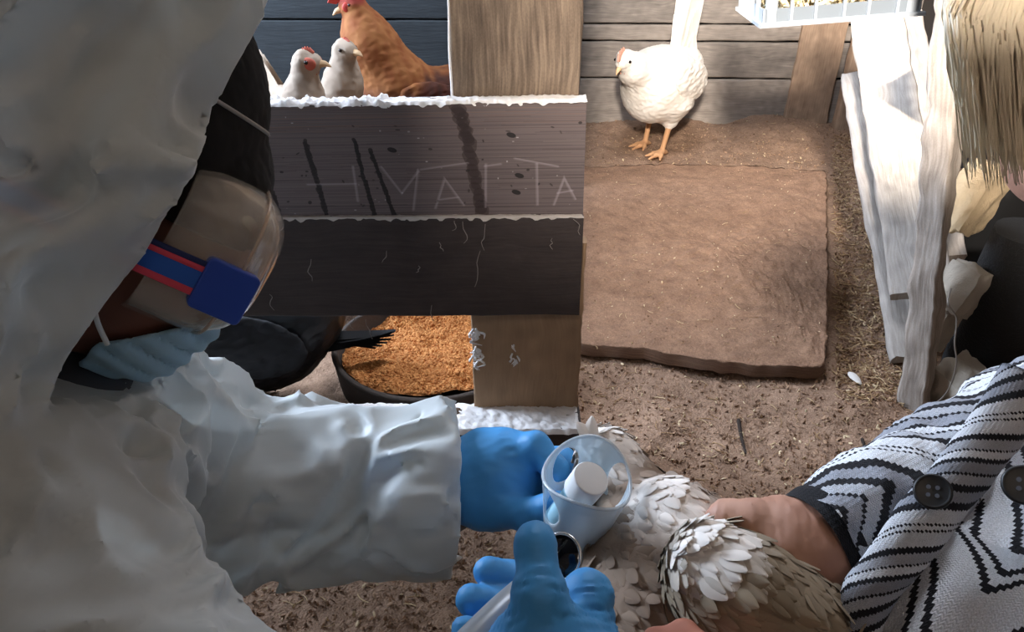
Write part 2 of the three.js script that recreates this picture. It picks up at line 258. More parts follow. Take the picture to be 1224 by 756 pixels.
// ---------------------------------------------------------------- front partition
const PZ = -1.03;
{
  // drips, knots and the chalk lettering are print and stains on the board face: u runs along the board, v across
  const CW = 2048, CH = 512, cv = document.createElement('canvas'); cv.width = CW; cv.height = CH; const c = cv.getContext('2d'), r = mul(5);
  const bx0 = -120, bx1 = 700, X = (px) => (px - bx0) / (bx1 - bx0) * CW, Y = (py) => (py - 126) / (260 - 126) * CH;
  c.fillStyle = '#665a59'; c.fillRect(0, 0, CW, CH);
  for (let i = 0; i < 900; i++) { const y = r() * CH, x = r() * CW, l = 100 + r() * 700; c.strokeStyle = r() < 0.5 ? `rgba(44,36,35,${0.1 + r() * 0.2})` : `rgba(118,104,98,${0.05 + r() * 0.14})`; c.lineWidth = 1 + r() * 2.5; c.beginPath(); c.moveTo(x, y); c.bezierCurveTo(x + l / 3, y + r() * 8 - 4, x + l / 1.5, y + r() * 8 - 4, x + l, y + r() * 6 - 3); c.stroke(); }
  for (let i = 0; i < 130; i++) { const y = r() * 120, x = r() * CW; c.strokeStyle = `rgba(128,92,74,${0.08 + r() * 0.2})`; c.lineWidth = 1 + r() * 2; c.beginPath(); c.moveTo(x, y); c.lineTo(x + 200 + r() * 400, y + r() * 6 - 3); c.stroke(); }
  const drip = (pts, w, col) => { c.lineCap = 'round'; for (let k = 0; k < pts.length - 1; k++) for (let q = 0; q < 12; q++) { const t = q / 12; c.strokeStyle = col; c.lineWidth = w * (0.7 + r() * 0.6); c.beginPath(); c.moveTo(X(lerp(pts[k][0], pts[k + 1][0], t)) + (r() - 0.5) * w * 0.5, Y(lerp(pts[k][1], pts[k + 1][1], t))); c.lineTo(X(lerp(pts[k][0], pts[k + 1][0], t + 0.09)), Y(lerp(pts[k][1], pts[k + 1][1], t + 0.09))); c.stroke(); } };
  drip([[370, 165], [377, 205], [384, 258]], 15, 'rgba(24,17,16,.62)'); drip([[429, 165], [434, 205], [443, 258]], 12, 'rgba(22,15,14,.75)'); drip([[446, 177], [456, 215], [467, 258]], 11, 'rgba(22,15,14,.75)');
  drip([[553, 130], [563, 170], [575, 258]], 34, 'rgba(38,24,22,.45)'); drip([[322, 225], [326, 258]], 10, 'rgba(22,15,14,.6)');
  for (let i = 0; i < 40; i++) { c.fillStyle = `rgba(20,14,12,${0.3 + r() * 0.4})`; c.beginPath(); c.ellipse(X(300 + r() * 400), Y(150 + r() * 95), 2 + r() * 7, 2 + r() * 4, r() * 3, 0, 7); c.fill(); }
  for (const [px, py] of [[472, 178], [613, 163], [622, 210], [618, 230]]) { c.fillStyle = 'rgba(14,9,8,.8)'; c.beginPath(); c.ellipse(X(px), Y(py), 15, 10, 0.6, 0, 7); c.fill(); }
  for (let i = 0; i < 30; i++) { c.fillStyle = `rgba(200,196,196,${0.3 + r() * 0.4})`; c.fillRect(X(300 + r() * 400), Y(135 + r() * 118), 2 + r() * 5, 2 + r() * 6); }
  // chalk letters, drawn as strokes
  const chalk = (...pts) => { for (let q = 0; q < 3; q++) { c.strokeStyle = `rgba(176,168,170,${0.1 + 0.07 * q})`; c.lineWidth = 11 - q * 3; c.beginPath(); pts.forEach(([px, py], k) => c[k ? 'lineTo' : 'moveTo'](X(px) + r() * 4 - 2, Y(py) + r() * 4 - 2)); c.stroke(); } };
  chalk([366, 217], [424, 217]); chalk([424, 196], [424, 238]);
  chalk([457, 197], [479, 229], [501, 203]); chalk([501, 201], [491, 250]); chalk([505, 201], [560, 194]);
  chalk([519, 248], [532, 213], [553, 245]); chalk([524, 238], [547, 235]);
  chalk([582, 196], [580, 248]); chalk([581, 198], [600, 196]);
  chalk([617, 190], [668, 200]); chalk([643, 196], [644, 246]);
  chalk([664, 246], [676, 214], [690, 240]); chalk([668, 232], [686, 229]);
  const t = new THREE.CanvasTexture(cv); t.colorSpace = THREE.SRGBColorSpace; t.wrapS = t.wrapT = THREE.RepeatWrapping;
  const print = std({ map: t, roughness: 0.72 });
  const mk = (name, px0, px1, yTL, yTR, yBL, yBR, z, thick, opt) => {
    const TL = onPlane(px0, yTL, z), TR = onPlane(px1, yTR, z), BL = onPlane(px0, yBL, z), BR = onPlane(px1, yBR, z);
    const A = TL.clone().add(BL).multiplyScalar(0.5), B = TR.clone().add(BR).multiplyScalar(0.5), h = (TL.distanceTo(BL) + TR.distanceTo(BR)) / 2;
    const back = V(0, 0, -thick / 2); A.add(back); B.add(back); B.x = (TR.x + BR.x) / 2; return { g: plankBetween(A, B, h, thick, V(0, 1, 0), opt), A, B, h };
  };
  const up = mk('board', bx0, 699, 137, 122, 266, 256, PZ, 0.034, { seed: 11, amp: 0.0012, r: 0.003, nl: 40 });
  { // photo pixels of the print become the board's own face uv (0..1 along and across the front)
    const p = up.g.attributes.position, uv = up.g.attributes.uv, inv = basis(up.A, up.B, V(0, 1, 0)).invert(), q = V(0, 0, 0), L = up.A.distanceTo(up.B);
    for (let i = 0; i < p.count; i++) { q.fromBufferAttribute(p, i).applyMatrix4(inv); uv.setXY(i, q.x / L + 0.5, q.y / up.h + 0.5 - (q.z < 0 ? 0.03 : 0)); }
  }
  const ub = thing('partition_board', 'upper dark plank of the partition with faint chalk letters and black drips', 'board', up.A.clone().add(up.B).multiplyScalar(0.5));
  worldPart('plank', up.g, print, ub);
  const crust = (A, B, depth, h, seed, lo = 0.3, x0 = 0, x1 = 1) => { // ragged whitewash and droppings lying on a top edge
    const n = 260, m = 9, pos = [], idx = []; const dir = B.clone().sub(A), up2 = V(0, 1, 0), back = V(0, 0, -1);
    for (let i = 0; i <= n; i++) for (let j = 0; j <= m; j++) { const s = lerp(x0, x1, i / n), w = j / m, p = A.clone().addScaledVector(dir, s), a = p.x; const edge = j === 0 || j === m || i === 0 || i === n; const hh = edge ? -0.002 : h * clamp(lo + 0.7 * N3(a * 40 + seed, w * 2.5, 1) + 0.5 * N3(a * 110, w * 5, seed), 0.05, 1.4); const rag = j === 0 ? 0.003 * N3(a * 70, seed, 2) : 0; p.addScaledVector(up2, hh).addScaledVector(back, w * depth - 0.002 - rag - (j === 0 ? 0 : 0.001)); if (j === 0) p.y -= Math.max(0, 0.005 * N3(a * 55, seed, 7)); pos.push(p.x, p.y, p.z); }
    for (let i = 0; i < n; i++) for (let j = 0; j < m; j++) { const a = i * (m + 1) + j, b = a + m + 1; idx.push(a, b, a + 1, b, b + 1, a + 1); }
    return finish(pos, idx, pos.flatMap((_, k) => k % 3 === 0 ? [pos[k] * 3, pos[k + 2] * 3] : []));
  };
  const top = (o, z0) => { const y = o.h / 2; return [o.A.clone().add(V(0, y, z0)), o.B.clone().add(V(0, y, z0))]; };
  { const [A, B] = top(up, 0.017); worldPart('droppings_crust', crust(A, B, 0.034, 0.007, 3, 0.35, 0, 0.72), M.limewash, ub); worldPart('whitewash', crust(A, B, 0.034, 0.0022, 8, 0.6, 0.7, 1), M.limewash, ub); }
  ub.children[1].userData.label = 'lumpy white droppings crust'; 
  const lo = mk('board', bx0, 695, 265, 261, 379, 376, PZ + 0.006, 0.036, { seed: 12, amp: 0.0014, r: 0.004, nl: 40 });
  const lb = thing('partition_board', 'lower blackish brown plank of the partition hung with cobweb scraps', 'board', lo.A.clone().add(lo.B).multiplyScalar(0.5));
  worldPart('plank', lo.g, M.darkBoard, lb);
  { const [A, B] = top(lo, 0.018); worldPart('dust_line', crust(A, B, 0.012, 0.001, 5, 0.7), std({ color: 0xb8b0aa, roughness: 1 }), lb); }
  { // cobweb threads and fluff hanging on the face
    const gs = []; const r2 = mul(91);
    for (const [px, py, l] of [[424, 380, 20], [437, 382, 26], [525, 290, 14], [553, 265, 22], [580, 268, 30], [574, 300, 50], [516, 365, 20], [543, 264, 12], [372, 310, 26], [660, 285, 14], [322, 352, 26], [462, 300, 12], [500, 318, 10], [685, 262, 22]]) {
      let a = onPlane(px, py, PZ + 0.012); const pts = [a]; for (let k = 1; k < 5; k++) { a = a.clone().add(V((r2() - 0.5) * 0.012, -l / 900 * 0.3 * (0.5 + r2()), r2() * 0.002)); pts.push(a); }
      gs.push(tube(pts, [0.0004, 0.0007, 0.0003], 4, 8));
    }
    const cw = worldPart('cobweb', mergeGeometries(gs), std({ color: 0x857e79, roughness: 1 }), lb); cw.userData.kind = 'stuff';
  }
  // posts
  const p1 = thing('partition_post', 'wide brown upright board rising above the partition beside the hens', 'post', onPlane(616, 60, PZ - 0.036));
  { const z = PZ - 0.036, a = onPlane(538, -60, z), b = onPlane(693, -60, z), c2 = onPlane(541, 118, z), xl = c2.x, xr = onPlane(693, 118, z).x; const bot = V((xl + xr) / 2, 0.42, z - 0.022), tp = V((xl + xr) / 2 - 0.004, RH, z - 0.022);
    worldPart('plank', plankBetween(bot, tp, xr - xl, 0.042, V(1, 0, 0), { seed: 21, amp: 0.0025, r: 0.004, nl: 60 }), M.postWood, p1);
    const e = []; for (let k = 0; k <= 14; k++) { const y = 0.6 + k * 0.05; e.push(V(xl - 0.0005 + 0.002 * N3(y * 20, 1, 1), y, z + 0.001)); } worldPart('pale_edge', tube(e, [0.0022, 0.0016, 0.003, 0.0018, 0.0025], 6, 60), M.limewash, p1);
  }
  const p2 = thing('partition_post', 'short tan board between the lower plank and the floor beam beside the feed', 'post', onPlane(630, 430, PZ - 0.036));
  { const z = PZ - 0.036, x0 = onPlane(565, 430, z).x, x1 = onPlane(694, 430, z).x; worldPart('plank', plankBetween(V((x0 + x1) / 2, 0.02, z - 0.014), V((x0 + x1) / 2, 0.415, z - 0.014), x1 - x0, 0.028, V(1, 0, 0), { seed: 22, amp: 0.002, r: 0.003, nl: 30 }), M.tanBoard, p2);
    const fl = []; const r3 = mul(17); for (let k = 0; k < 26; k++) { const a = onPlane(566 + r3() * 8, 392 + r3() * 42, z + 0.004); fl.push(tube([a, a.clone().add(V((r3() - 0.5) * 0.02, -r3() * 0.014, 0.004)), a.clone().add(V((r3() - 0.5) * 0.025, -r3() * 0.02, 0.002))], [0.0018, 0.0022, 0.0006], 5, 6)); }
    for (let k = 0; k < 10; k++) { const a = onPlane(612 + r3() * 6, 412 + r3() * 20, z + 0.003); fl.push(tube([a, a.clone().add(V((r3() - 0.5) * 0.01, -r3() * 0.01, 0.003)), a.clone().add(V((r3() - 0.5) * 0.012, -r3() * 0.014, 0.001))], [0.0015, 0.002, 0.0005], 5, 6)); }
    worldPart('fluff', mergeGeometries(fl), M.limewash, p2).userData.kind = 'stuff'; }
  // floor beam
  const sb = thing('floor_beam', 'low floor beam at the foot of the partition crusted with whitewash', 'beam', V(-0.3, 0.05, -1.04));
  { const x1 = onLevel(694, 500, 0.1).x; worldPart('plank', plankBetween(V(-1.0, 0.045, -1.039), V(x1, 0.047, -1.039), 0.1, 0.074, V(0, 1, 0), { seed: 31, amp: 0.003, r: 0.006, nl: 50 }), M.darkBoard, sb);
    const n = 300, m = 26, pos = [], idx = []; for (let i = 0; i <= n; i++) for (let j = 0; j <= m; j++) { const x = lerp(-1.0, x1 - 0.001, i / n), w = j / m, edge = j === 0 || j === m || i === 0 || i === n; const hole = Math.max(0, 1 - Math.hypot((x + 0.125) / 0.035, (w - 0.55) / 0.45)); pos.push(x, 0.0965 + (edge ? -0.004 : 0.004 + 0.0022 * N3(x * 40, w * 4, 5) + 0.002 * N3(x * 110, w * 9, 8) - hole * 0.012), lerp(-0.999, -1.078, w) + (j === 0 ? 0.0025 * N3(x * 60, 1, 3) : 0)); }
    for (let i = 0; i < n; i++) for (let j = 0; j < m; j++) { const a = i * (m + 1) + j, b = a + m + 1; idx.push(a, b, a + 1, b, b + 1, a + 1); }
    worldPart('whitewash', finish(pos, idx, pos.flatMap((_, k) => k % 3 === 0 ? [pos[k] * 3, pos[k + 2] * 3] : [])), M.limewash, sb);
    const lump = mergeGeometries([0, 1, 2, 3].map((k) => { const g = new THREE.IcosahedronGeometry(0.008 + 0.003 * k % 0.006, 3), p = g.attributes.position; for (let i = 0; i < p.count; i++) { const s = 1 + 0.35 * N3(p.getX(i) * 150 + k, p.getY(i) * 150, p.getZ(i) * 150); p.setXYZ(i, p.getX(i) * s * 1.5, p.getY(i) * s * 0.6, p.getZ(i) * s); } g.translate(-0.145 + k * 0.014, 0.098, -1.04 - (k % 2) * 0.012); return g; }));
    worldPart('dirt_clod', lump, std({ color: 0x6a5a4e, roughness: 1 }), sb);
  }
}
// ---------------------------------------------------------------- flat dirt-caked board on the floor
{
  const c = [[698, 414], [770, 419], [850, 432], [930, 440], [985, 438]].map(([x, y]) => onLevel(x, y, 0.034));
  const right = [[989, 400], [990, 330], [989, 270], [987, 205]].map(([x, y]) => onLevel(x, y, 0.034)), far = [[900, 200], [800, 197], [700, 200]].map(([x, y]) => onLevel(x, y, 0.034));
  const outl = [...c, ...right, ...far, V(0.0, 0, -2.3), V(0.03, 0, -1.45)];
  const cx = 0.55, cz = -1.9, curve = new THREE.CatmullRomCurve3(outl.map((p) => V(p.x, 0, p.z)), true, 'catmullrom', 0.05), n = 220, rings = 60, pos = [], idx = [], uv = [];
  const yTop = (x, z) => 0.036 + 0.003 * N3(x * 6, z * 6, 2) + 0.003 * N3(x * 25, z * 25, 6) + 0.0018 * N3(x * 70, z * 70, 1);
  const hem = []; for (let i = 0; i < n; i++) { const p = curve.getPointAt(i / n); p.x += 0.004 * N3(i * 0.3, 1, 1); p.z += 0.004 * N3(i * 0.3, 5, 1); hem.push(p); }
  for (let k = 0; k <= rings; k++) for (let i = 0; i < n; i++) { const t = Math.pow(k / rings, 0.8), x = lerp(cx, hem[i].x, t), z = lerp(cz, hem[i].z, t); pos.push(x, yTop(x, z), z); uv.push(x / 0.9 + 0.37, z / 0.9 + 0.2); }
  for (const dy of [0.027, 0.027]) for (let i = 0; i < n; i++) { const h = hem[i]; pos.push(h.x, yTop(h.x, h.z) - dy, h.z); uv.push(h.x / 0.9, h.z / 0.9 + 0.02); }
  for (let k = 0; k < rings + 1; k++) for (let i = 0; i < n; i++) { const a = k * n + i, a2 = k * n + (i + 1) % n, b = a + n, b2 = a2 + n; idx.push(a, a2, b, a2, b2, b); }
  const ce = pos.length / 3; pos.push(cx, 0.006, cz); uv.push(0, 0); for (let i = 0; i < n; i++) idx.push(ce, (rings + 2) * n + i, (rings + 2) * n + (i + 1) % n);
  const mt = thing('floor_board', 'wide flat board lying on the ground caked with brown dirt', 'board', V(cx, 0, cz));
  worldPart('slab', finish(pos, idx, uv), std({ map: dirt, bumpMap: dirtBump, bumpScale: 0.004, roughness: 0.97, color: 0xf4eae2 }), mt);
}
// ---------------------------------------------------------------- right side: boards, leaning planks, post, stones
{
  const a = thing('upright_board', 'wide brown board standing against the far wall below the crate', 'board', onLevel(962, 152));
  { const A = onLevel(958, 150); worldPart('plank', plankBetween(V(A.x, 0, RZ0 + 0.09), V(A.x + 0.03, 0.85, RZ0 + 0.05), 0.18, 0.024, V(1, 0, 0), { seed: 41, amp: 0.003 }), M.brownWood, a); }
  const b = thing('upright_board', 'narrow brown board standing upright right of the wide one by the far wall', 'board', onLevel(1000, 152));
  { const A = onLevel(996, 152); worldPart('plank', plankBetween(V(A.x + 0.01, 0, RZ0 + 0.16), V(A.x + 0.04, 0.9, RZ0 + 0.11), 0.085, 0.05, V(1, 0, 0), { seed: 42, amp: 0.004, r: 0.012 }), M.brownWood, b); }
  const lean = (label, A, B, w, t, up, opt, m) => { const g = thing('leaning_plank', label, 'plank', A.clone()); worldPart('plank', plankBetween(A, B, w, t, up, opt), m, g); return g; };
  lean('lowest grey plank leaning along the right side with a rounded top end', at(1090, 432, 1.6), at(1024, 92, 2.05), 0.085, 0.03, V(0.85, -0.1, 0.5), { seed: 51, amp: 0.004, r: 0.012, ragged: 0.012 }, M.paleWood);
  lean('broad pale plank in the sunbeam leaning up to the crate', at(1102, 352, 1.6), at(1043, -2, 1.98), 0.12, 0.03, V(0.8, 0.1, 0.5), { seed: 52, amp: 0.004, r: 0.006 }, M.paleWood);
  lean('short pale plank leaning behind the broad sunlit one near the post', at(1122, 310, 1.82), at(1074, 20, 2.18), 0.12, 0.028, V(0.9, 0.1, 0.4), { seed: 53, amp: 0.004, r: 0.006 }, M.paleWood);
  const post = thing('corner_post', 'rough whitish square post with a grey split side right of the leaning planks', 'post', at(1097, 462, 1.54));
  { const A = at(1099, 475, 1.5), B = at(1152, -90, 1.22); A.y = -0.03; worldPart('plank', plankBetween(A, B, 0.05, 0.05, V(0.72, 0, 0.7), { seed: 54, amp: 0.006, r: 0.005, nl: 60 }), wood([128, 116, 104], [184, 174, 164], 12.1, 0.88, 1.3), post); }
  // stones
  const stone = (name, label, px, py, d, sx, sy, sz, rot, seed, m) => { const g = new THREE.BoxGeometry(1, 1, 1, 18, 18, 18), p = g.attributes.position, q = V(0, 0, 0); for (let i = 0; i < p.count; i++) { q.fromBufferAttribute(p, i); const l = Math.max(Math.abs(q.x), Math.abs(q.y), Math.abs(q.z)), rl = q.length(); q.multiplyScalar(lerp(1, l / rl * 1.18, 0.35)); const k = 1 + 0.1 * N3(q.x * 2 + seed, q.y * 2, q.z * 2) + 0.03 * N3(q.x * 6, q.y * 6 + seed, q.z * 6) + 0.012 * N3(q.x * 17, q.y * 17, q.z * 17 + seed); p.setXYZ(i, q.x * sx * k, q.y * sy * k, q.z * sz * k); } g.computeVertexNormals(); const o = part(name, g, m); o.position.copy(at(px, py, d)); o.rotation.set(...rot); return tag(o, label, 'stone'); };
  const pale = std({ color: 0xb5ab9c, roughness: 0.95, bumpMap: grainBump, bumpScale: 0.003 }), tan = std({ color: 0xc2ab88, roughness: 0.95, bumpMap: grainBump, bumpScale: 0.004 });
  stone('stone', 'oblong tan stone standing on end right of the rough post', 1164, 236, 1.42, 0.06, 0.135, 0.07, [0.2, 0.3, -0.2], 1, tan);
  stone('stone', 'pale angular stone at mid height behind the thin wire', 1147, 345, 1.47, 0.062, 0.1, 0.07, [0.1, 0.5, -0.45], 2, pale);
  stone('stone', 'largest pale stone lying on the ground at the foot of the stack', 1146, 468, 1.5, 0.085, 0.12, 0.1, [0.3, 0.4, 0.15], 3, pale);
  stone('stone', 'small greyish stone wedged low between post and wire', 1120, 392, 1.52, 0.045, 0.1, 0.05, [0.1, 0.2, -0.2], 4, pale);
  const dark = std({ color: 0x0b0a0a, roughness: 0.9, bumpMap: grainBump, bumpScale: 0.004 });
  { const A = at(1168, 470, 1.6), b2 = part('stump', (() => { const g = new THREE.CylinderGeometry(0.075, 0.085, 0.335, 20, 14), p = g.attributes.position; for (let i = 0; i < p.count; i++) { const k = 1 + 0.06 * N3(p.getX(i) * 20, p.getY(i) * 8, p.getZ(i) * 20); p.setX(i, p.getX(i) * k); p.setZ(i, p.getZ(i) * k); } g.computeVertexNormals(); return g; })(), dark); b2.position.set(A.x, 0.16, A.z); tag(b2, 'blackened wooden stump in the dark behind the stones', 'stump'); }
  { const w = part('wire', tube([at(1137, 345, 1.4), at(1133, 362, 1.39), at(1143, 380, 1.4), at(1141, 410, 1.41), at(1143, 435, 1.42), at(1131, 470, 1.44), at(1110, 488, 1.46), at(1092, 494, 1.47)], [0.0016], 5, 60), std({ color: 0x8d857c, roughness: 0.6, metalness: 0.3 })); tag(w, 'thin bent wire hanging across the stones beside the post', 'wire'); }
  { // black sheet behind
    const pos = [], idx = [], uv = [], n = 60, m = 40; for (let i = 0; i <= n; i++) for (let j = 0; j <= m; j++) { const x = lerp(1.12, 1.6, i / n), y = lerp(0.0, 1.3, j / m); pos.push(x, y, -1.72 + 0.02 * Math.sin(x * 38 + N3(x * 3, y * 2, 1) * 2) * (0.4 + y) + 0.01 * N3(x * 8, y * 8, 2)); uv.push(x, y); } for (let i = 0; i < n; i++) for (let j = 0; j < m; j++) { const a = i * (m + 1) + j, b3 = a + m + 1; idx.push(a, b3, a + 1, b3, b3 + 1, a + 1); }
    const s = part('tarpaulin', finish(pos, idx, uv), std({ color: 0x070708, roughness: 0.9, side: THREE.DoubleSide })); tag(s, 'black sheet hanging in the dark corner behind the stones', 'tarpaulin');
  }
}
// ---------------------------------------------------------------- crate
{
  const BL = at(911, 33, 1.5), BR = at(1100, 18, 1.47), X = BR.clone().sub(BL), W = X.length(); X.normalize();
  const g = thing('plastic_crate', 'light grey slotted plastic crate of bedding hanging above the leaning planks', 'crate', BL.clone());
  g.setRotationFromMatrix(new THREE.Matrix4().makeBasis(X, V(0, 1, 0).addScaledVector(X, -X.y).normalize(), X.clone().cross(V(0, 1, 0).addScaledVector(X, -X.y).normalize())));
  const m = std({ color: 0x9da4aa, roughness: 0.5 }), H = 0.17, Dp = 0.24, base = [box(W, 0.008, Dp, W / 2, 0.004, -Dp / 2)], rim = [], ribs = [];
  rim.push(box(W + 0.012, 0.007, 0.014, W / 2, 0.0035, 0.003), box(W + 0.02, 0.014, 0.016, W / 2, H, 0), box(W + 0.02, 0.014, 0.016, W / 2, H, -Dp), box(0.016, 0.014, Dp, 0, H, -Dp / 2), box(0.016, 0.014, Dp, W, H, -Dp / 2), box(0.008, 0.007, Dp, -0.003, 0.0035, -Dp / 2));
  part('base', mergeGeometries(base), m, g); part('rim', mergeGeometries(rim), m, g);
  for (const z of [0, -Dp]) { part('wall_band', box(W, 0.026, 0.003, W / 2, 0.02, z - 0.004), std({ color: 0x6d757c, roughness: 0.5 }), g); part('wall_band', box(W, 0.03, 0.003, W / 2, 0.135, z - 0.004), m, g); }
  for (const x of [0.002, W - 0.002]) { part('wall_band', box(0.003, 0.026, Dp, x, 0.02, -Dp / 2), m, g); part('wall_band', box(0.003, 0.03, Dp, x, 0.135, -Dp / 2), m, g); }
  for (const x of [0, W]) for (const z of [0, -Dp]) part('corner_post', new THREE.CylinderGeometry(0.013, 0.012, H, 12).translate(x + (x ? -0.012 : 0.012) + 0.006 * (x ? -1 : 1), H / 2, z + (z ? 0.01 : -0.01)), m, g);
  for (const z of [0, -Dp]) for (let k = 1; k < 6; k++) part('rib', box(0.005, H, 0.009, k / 6 * W + (k % 2) * 0.004, H / 2, z), m, g);
  for (const x of [0, W]) for (let k = 1; k < 5; k++) part('rib', box(0.009, H, 0.005, x, H / 2, -k / 5 * Dp), m, g);
  const chip = new THREE.BoxGeometry(0.011, 0.003, 0.005), im = new THREE.InstancedMesh(chip, std({ roughness: 0.9 }), 1600), o = new THREE.Object3D(), col = new THREE.Color(), r = mul(66);
  for (let i = 0; i < 1600; i++) { o.position.set(0.012 + r() * (W - 0.024), 0.012 + r() * 0.07 * (1 - 0.3 * r()), -0.012 - r() * (Dp - 0.024)); o.rotation.set(r() * 6, r() * 6, r() * 6); o.scale.setScalar(0.6 + r()); o.updateMatrix(); im.setMatrixAt(i, o.matrix); im.setColorAt(i, col.setRGB(...mixc(lin('#a08c66'), lin('#dccfae'), r()))); }
  im.name = 'bedding'; im.userData.kind = 'stuff'; im.userData.label = 'cream straw and chip bedding'; g.add(im);
}
// ---------------------------------------------------------------- litter on the ground (nobody could count it)
{
  const keepOff = (x, z) => z > -1.09 && z < -0.98 && x < 0.14;
  const scatter = (name, label, cat, geo, n, place, colour, m, smin_, smax_, flat) => {
    const im = new THREE.InstancedMesh(geo, m, n), o = new THREE.Object3D(), c = new THREE.Color(); let k = 0;
    while (k < n) { const [x, z, y] = place(); if (keepOff(x, z)) continue; o.position.set(x, (y ?? groundY(x, z)) + rr(0.0005, 0.003), z); o.rotation.set(rr(-flat, flat), rr(0, 6.3), rr(-flat, flat)); o.scale.setScalar(rr(smin_, smax_)); o.updateMatrix(); im.setMatrixAt(k, o.matrix); im.setColorAt(k, c.setRGB(...colour())); k++; }
    im.name = name; im.userData.kind = 'stuff'; im.userData.label = label; im.userData.category = cat; scene.add(im); return im;
  };
  const px = (x0, x1, y0, y1, lev = 0) => () => { const p = onLevel(rr(x0, x1), rr(y0, y1), lev); return [p.x, p.z]; };
  const straw = new THREE.BoxGeometry(0.03, 0.0012, 0.002, 3, 1, 1); { const p = straw.attributes.position; for (let i = 0; i < p.count; i++) p.setZ(i, p.getZ(i) + 14 * p.getX(i) ** 2); }
  const chip = new THREE.IcosahedronGeometry(0.0022, 0); chip.scale(1.6, 0.35, 0.8);
  const strip = () => { const t = rnd(), l = [lerp(995, 1000, t), lerp(1018, 1088, t)], y = lerp(165, 480, t), p = onLevel(rr(l[0], l[1]), y); return [p.x, p.z]; };
  const sm = std({ roughness: 0.9 });
  const strawCol = () => mixc(lin('#8a6a48'), lin('#cdb48c'), rnd() ** 1.5), dirtCol = () => mixc(lin('#6b5140'), lin('#b08f72'), rnd());
  scatter('straw', 'dry straw strewn between the flat board and the leaning planks', 'straw', straw, 1500, strip, strawCol, sm, 0.4, 1.2, 0.35);
  const everywhere = () => { const q = rnd(); return q < 0.5 ? px(690, 1150, 420, 620)() : q < 0.75 ? px(250, 720, 560, 756)() : px(700, 1010, 140, 210)(); };
  scatter('straw', 'sparse straw bits on the trodden brown ground', 'straw', straw, 700, everywhere, strawCol, sm, 0.25, 0.9, 0.2);
  scatter('wood_chips', 'crumbs and chips scattered over the brown dirt', 'litter', chip, 9000, () => rnd() < 0.3 ? strip() : everywhere(), () => rnd() < 0.12 ? mixc(lin('#b39a78'), lin('#d8c4a0'), rnd()) : dirtCol(), sm, 0.4, 1.9, 3);
  scatter('straw', 'few straw bits and crumbs lying on the flat dirty board', 'straw', straw, 130, () => { const p = onLevel(rr(705, 975), rr(205, 420), 0.038); return [p.x, p.z, 0.039]; }, strawCol, sm, 0.2, 0.7, 0.12);
  scatter('wood_chips', 'pale and dark crumbs on the flat dirty board', 'litter', chip, 900, () => { const p = onLevel(rr(702, 982), rr(203, 412), 0.037); return [p.x, p.z, 0.038]; }, () => rnd() < 0.2 ? lin('#d0bb98') : dirtCol(), sm, 0.3, 1.1, 3);
  const fmat = std({ color: 0xdedad4, roughness: 0.8 });
  const fg = featherGeo(0.035, 0.018, 0.25, 0.7); const fl = [[1013, 452, 0.4, 'lone white feather on the straw near the foot of the rough post'], [527, 676, 2.0, 'white curled feather under the hem of the white sleeve']];
  for (const [x, y, a, lab] of fl) { const f = part('feather', fg, fmat); f.position.copy(onLevel(x, y)); f.position.y = groundY(f.position.x, f.position.z) + 0.012; f.rotation.set(0, a, 0.15); tag(f, lab, 'feather'); }
  const twig = (pts, r, label) => { const t = part('twig', tube(pts.map(([x, y]) => { const p = onLevel(x, y); p.y = groundY(p.x, p.z) + r * 0.9; return p; }), [r, r * 0.8, r * 0.5], 6, 20), std({ color: 0x2e241d, roughness: 0.95 })); tag(t, label, 'twig'); };
  twig([[883, 502], [887, 520], [892, 540]], 0.004, 'dark stick lying alone on the bare ground below the flat board');
  twig([[1030, 527], [1034, 540], [1030, 552]], 0.003, 'short dark stick nearest the striped sleeve');
  { const t = part('twig', tube([[572, 673], [571, 690], [573, 708]].map(([x, y]) => { const p = onLevel(x, y); p.y = groundY(p.x, p.z) + 0.004; return p; }), [0.004], 6, 12), std({ color: 0xb59c80, roughness: 0.9 })); tag(t, 'pale straight stick on the ground between the two blue gloves', 'twig'); }
}
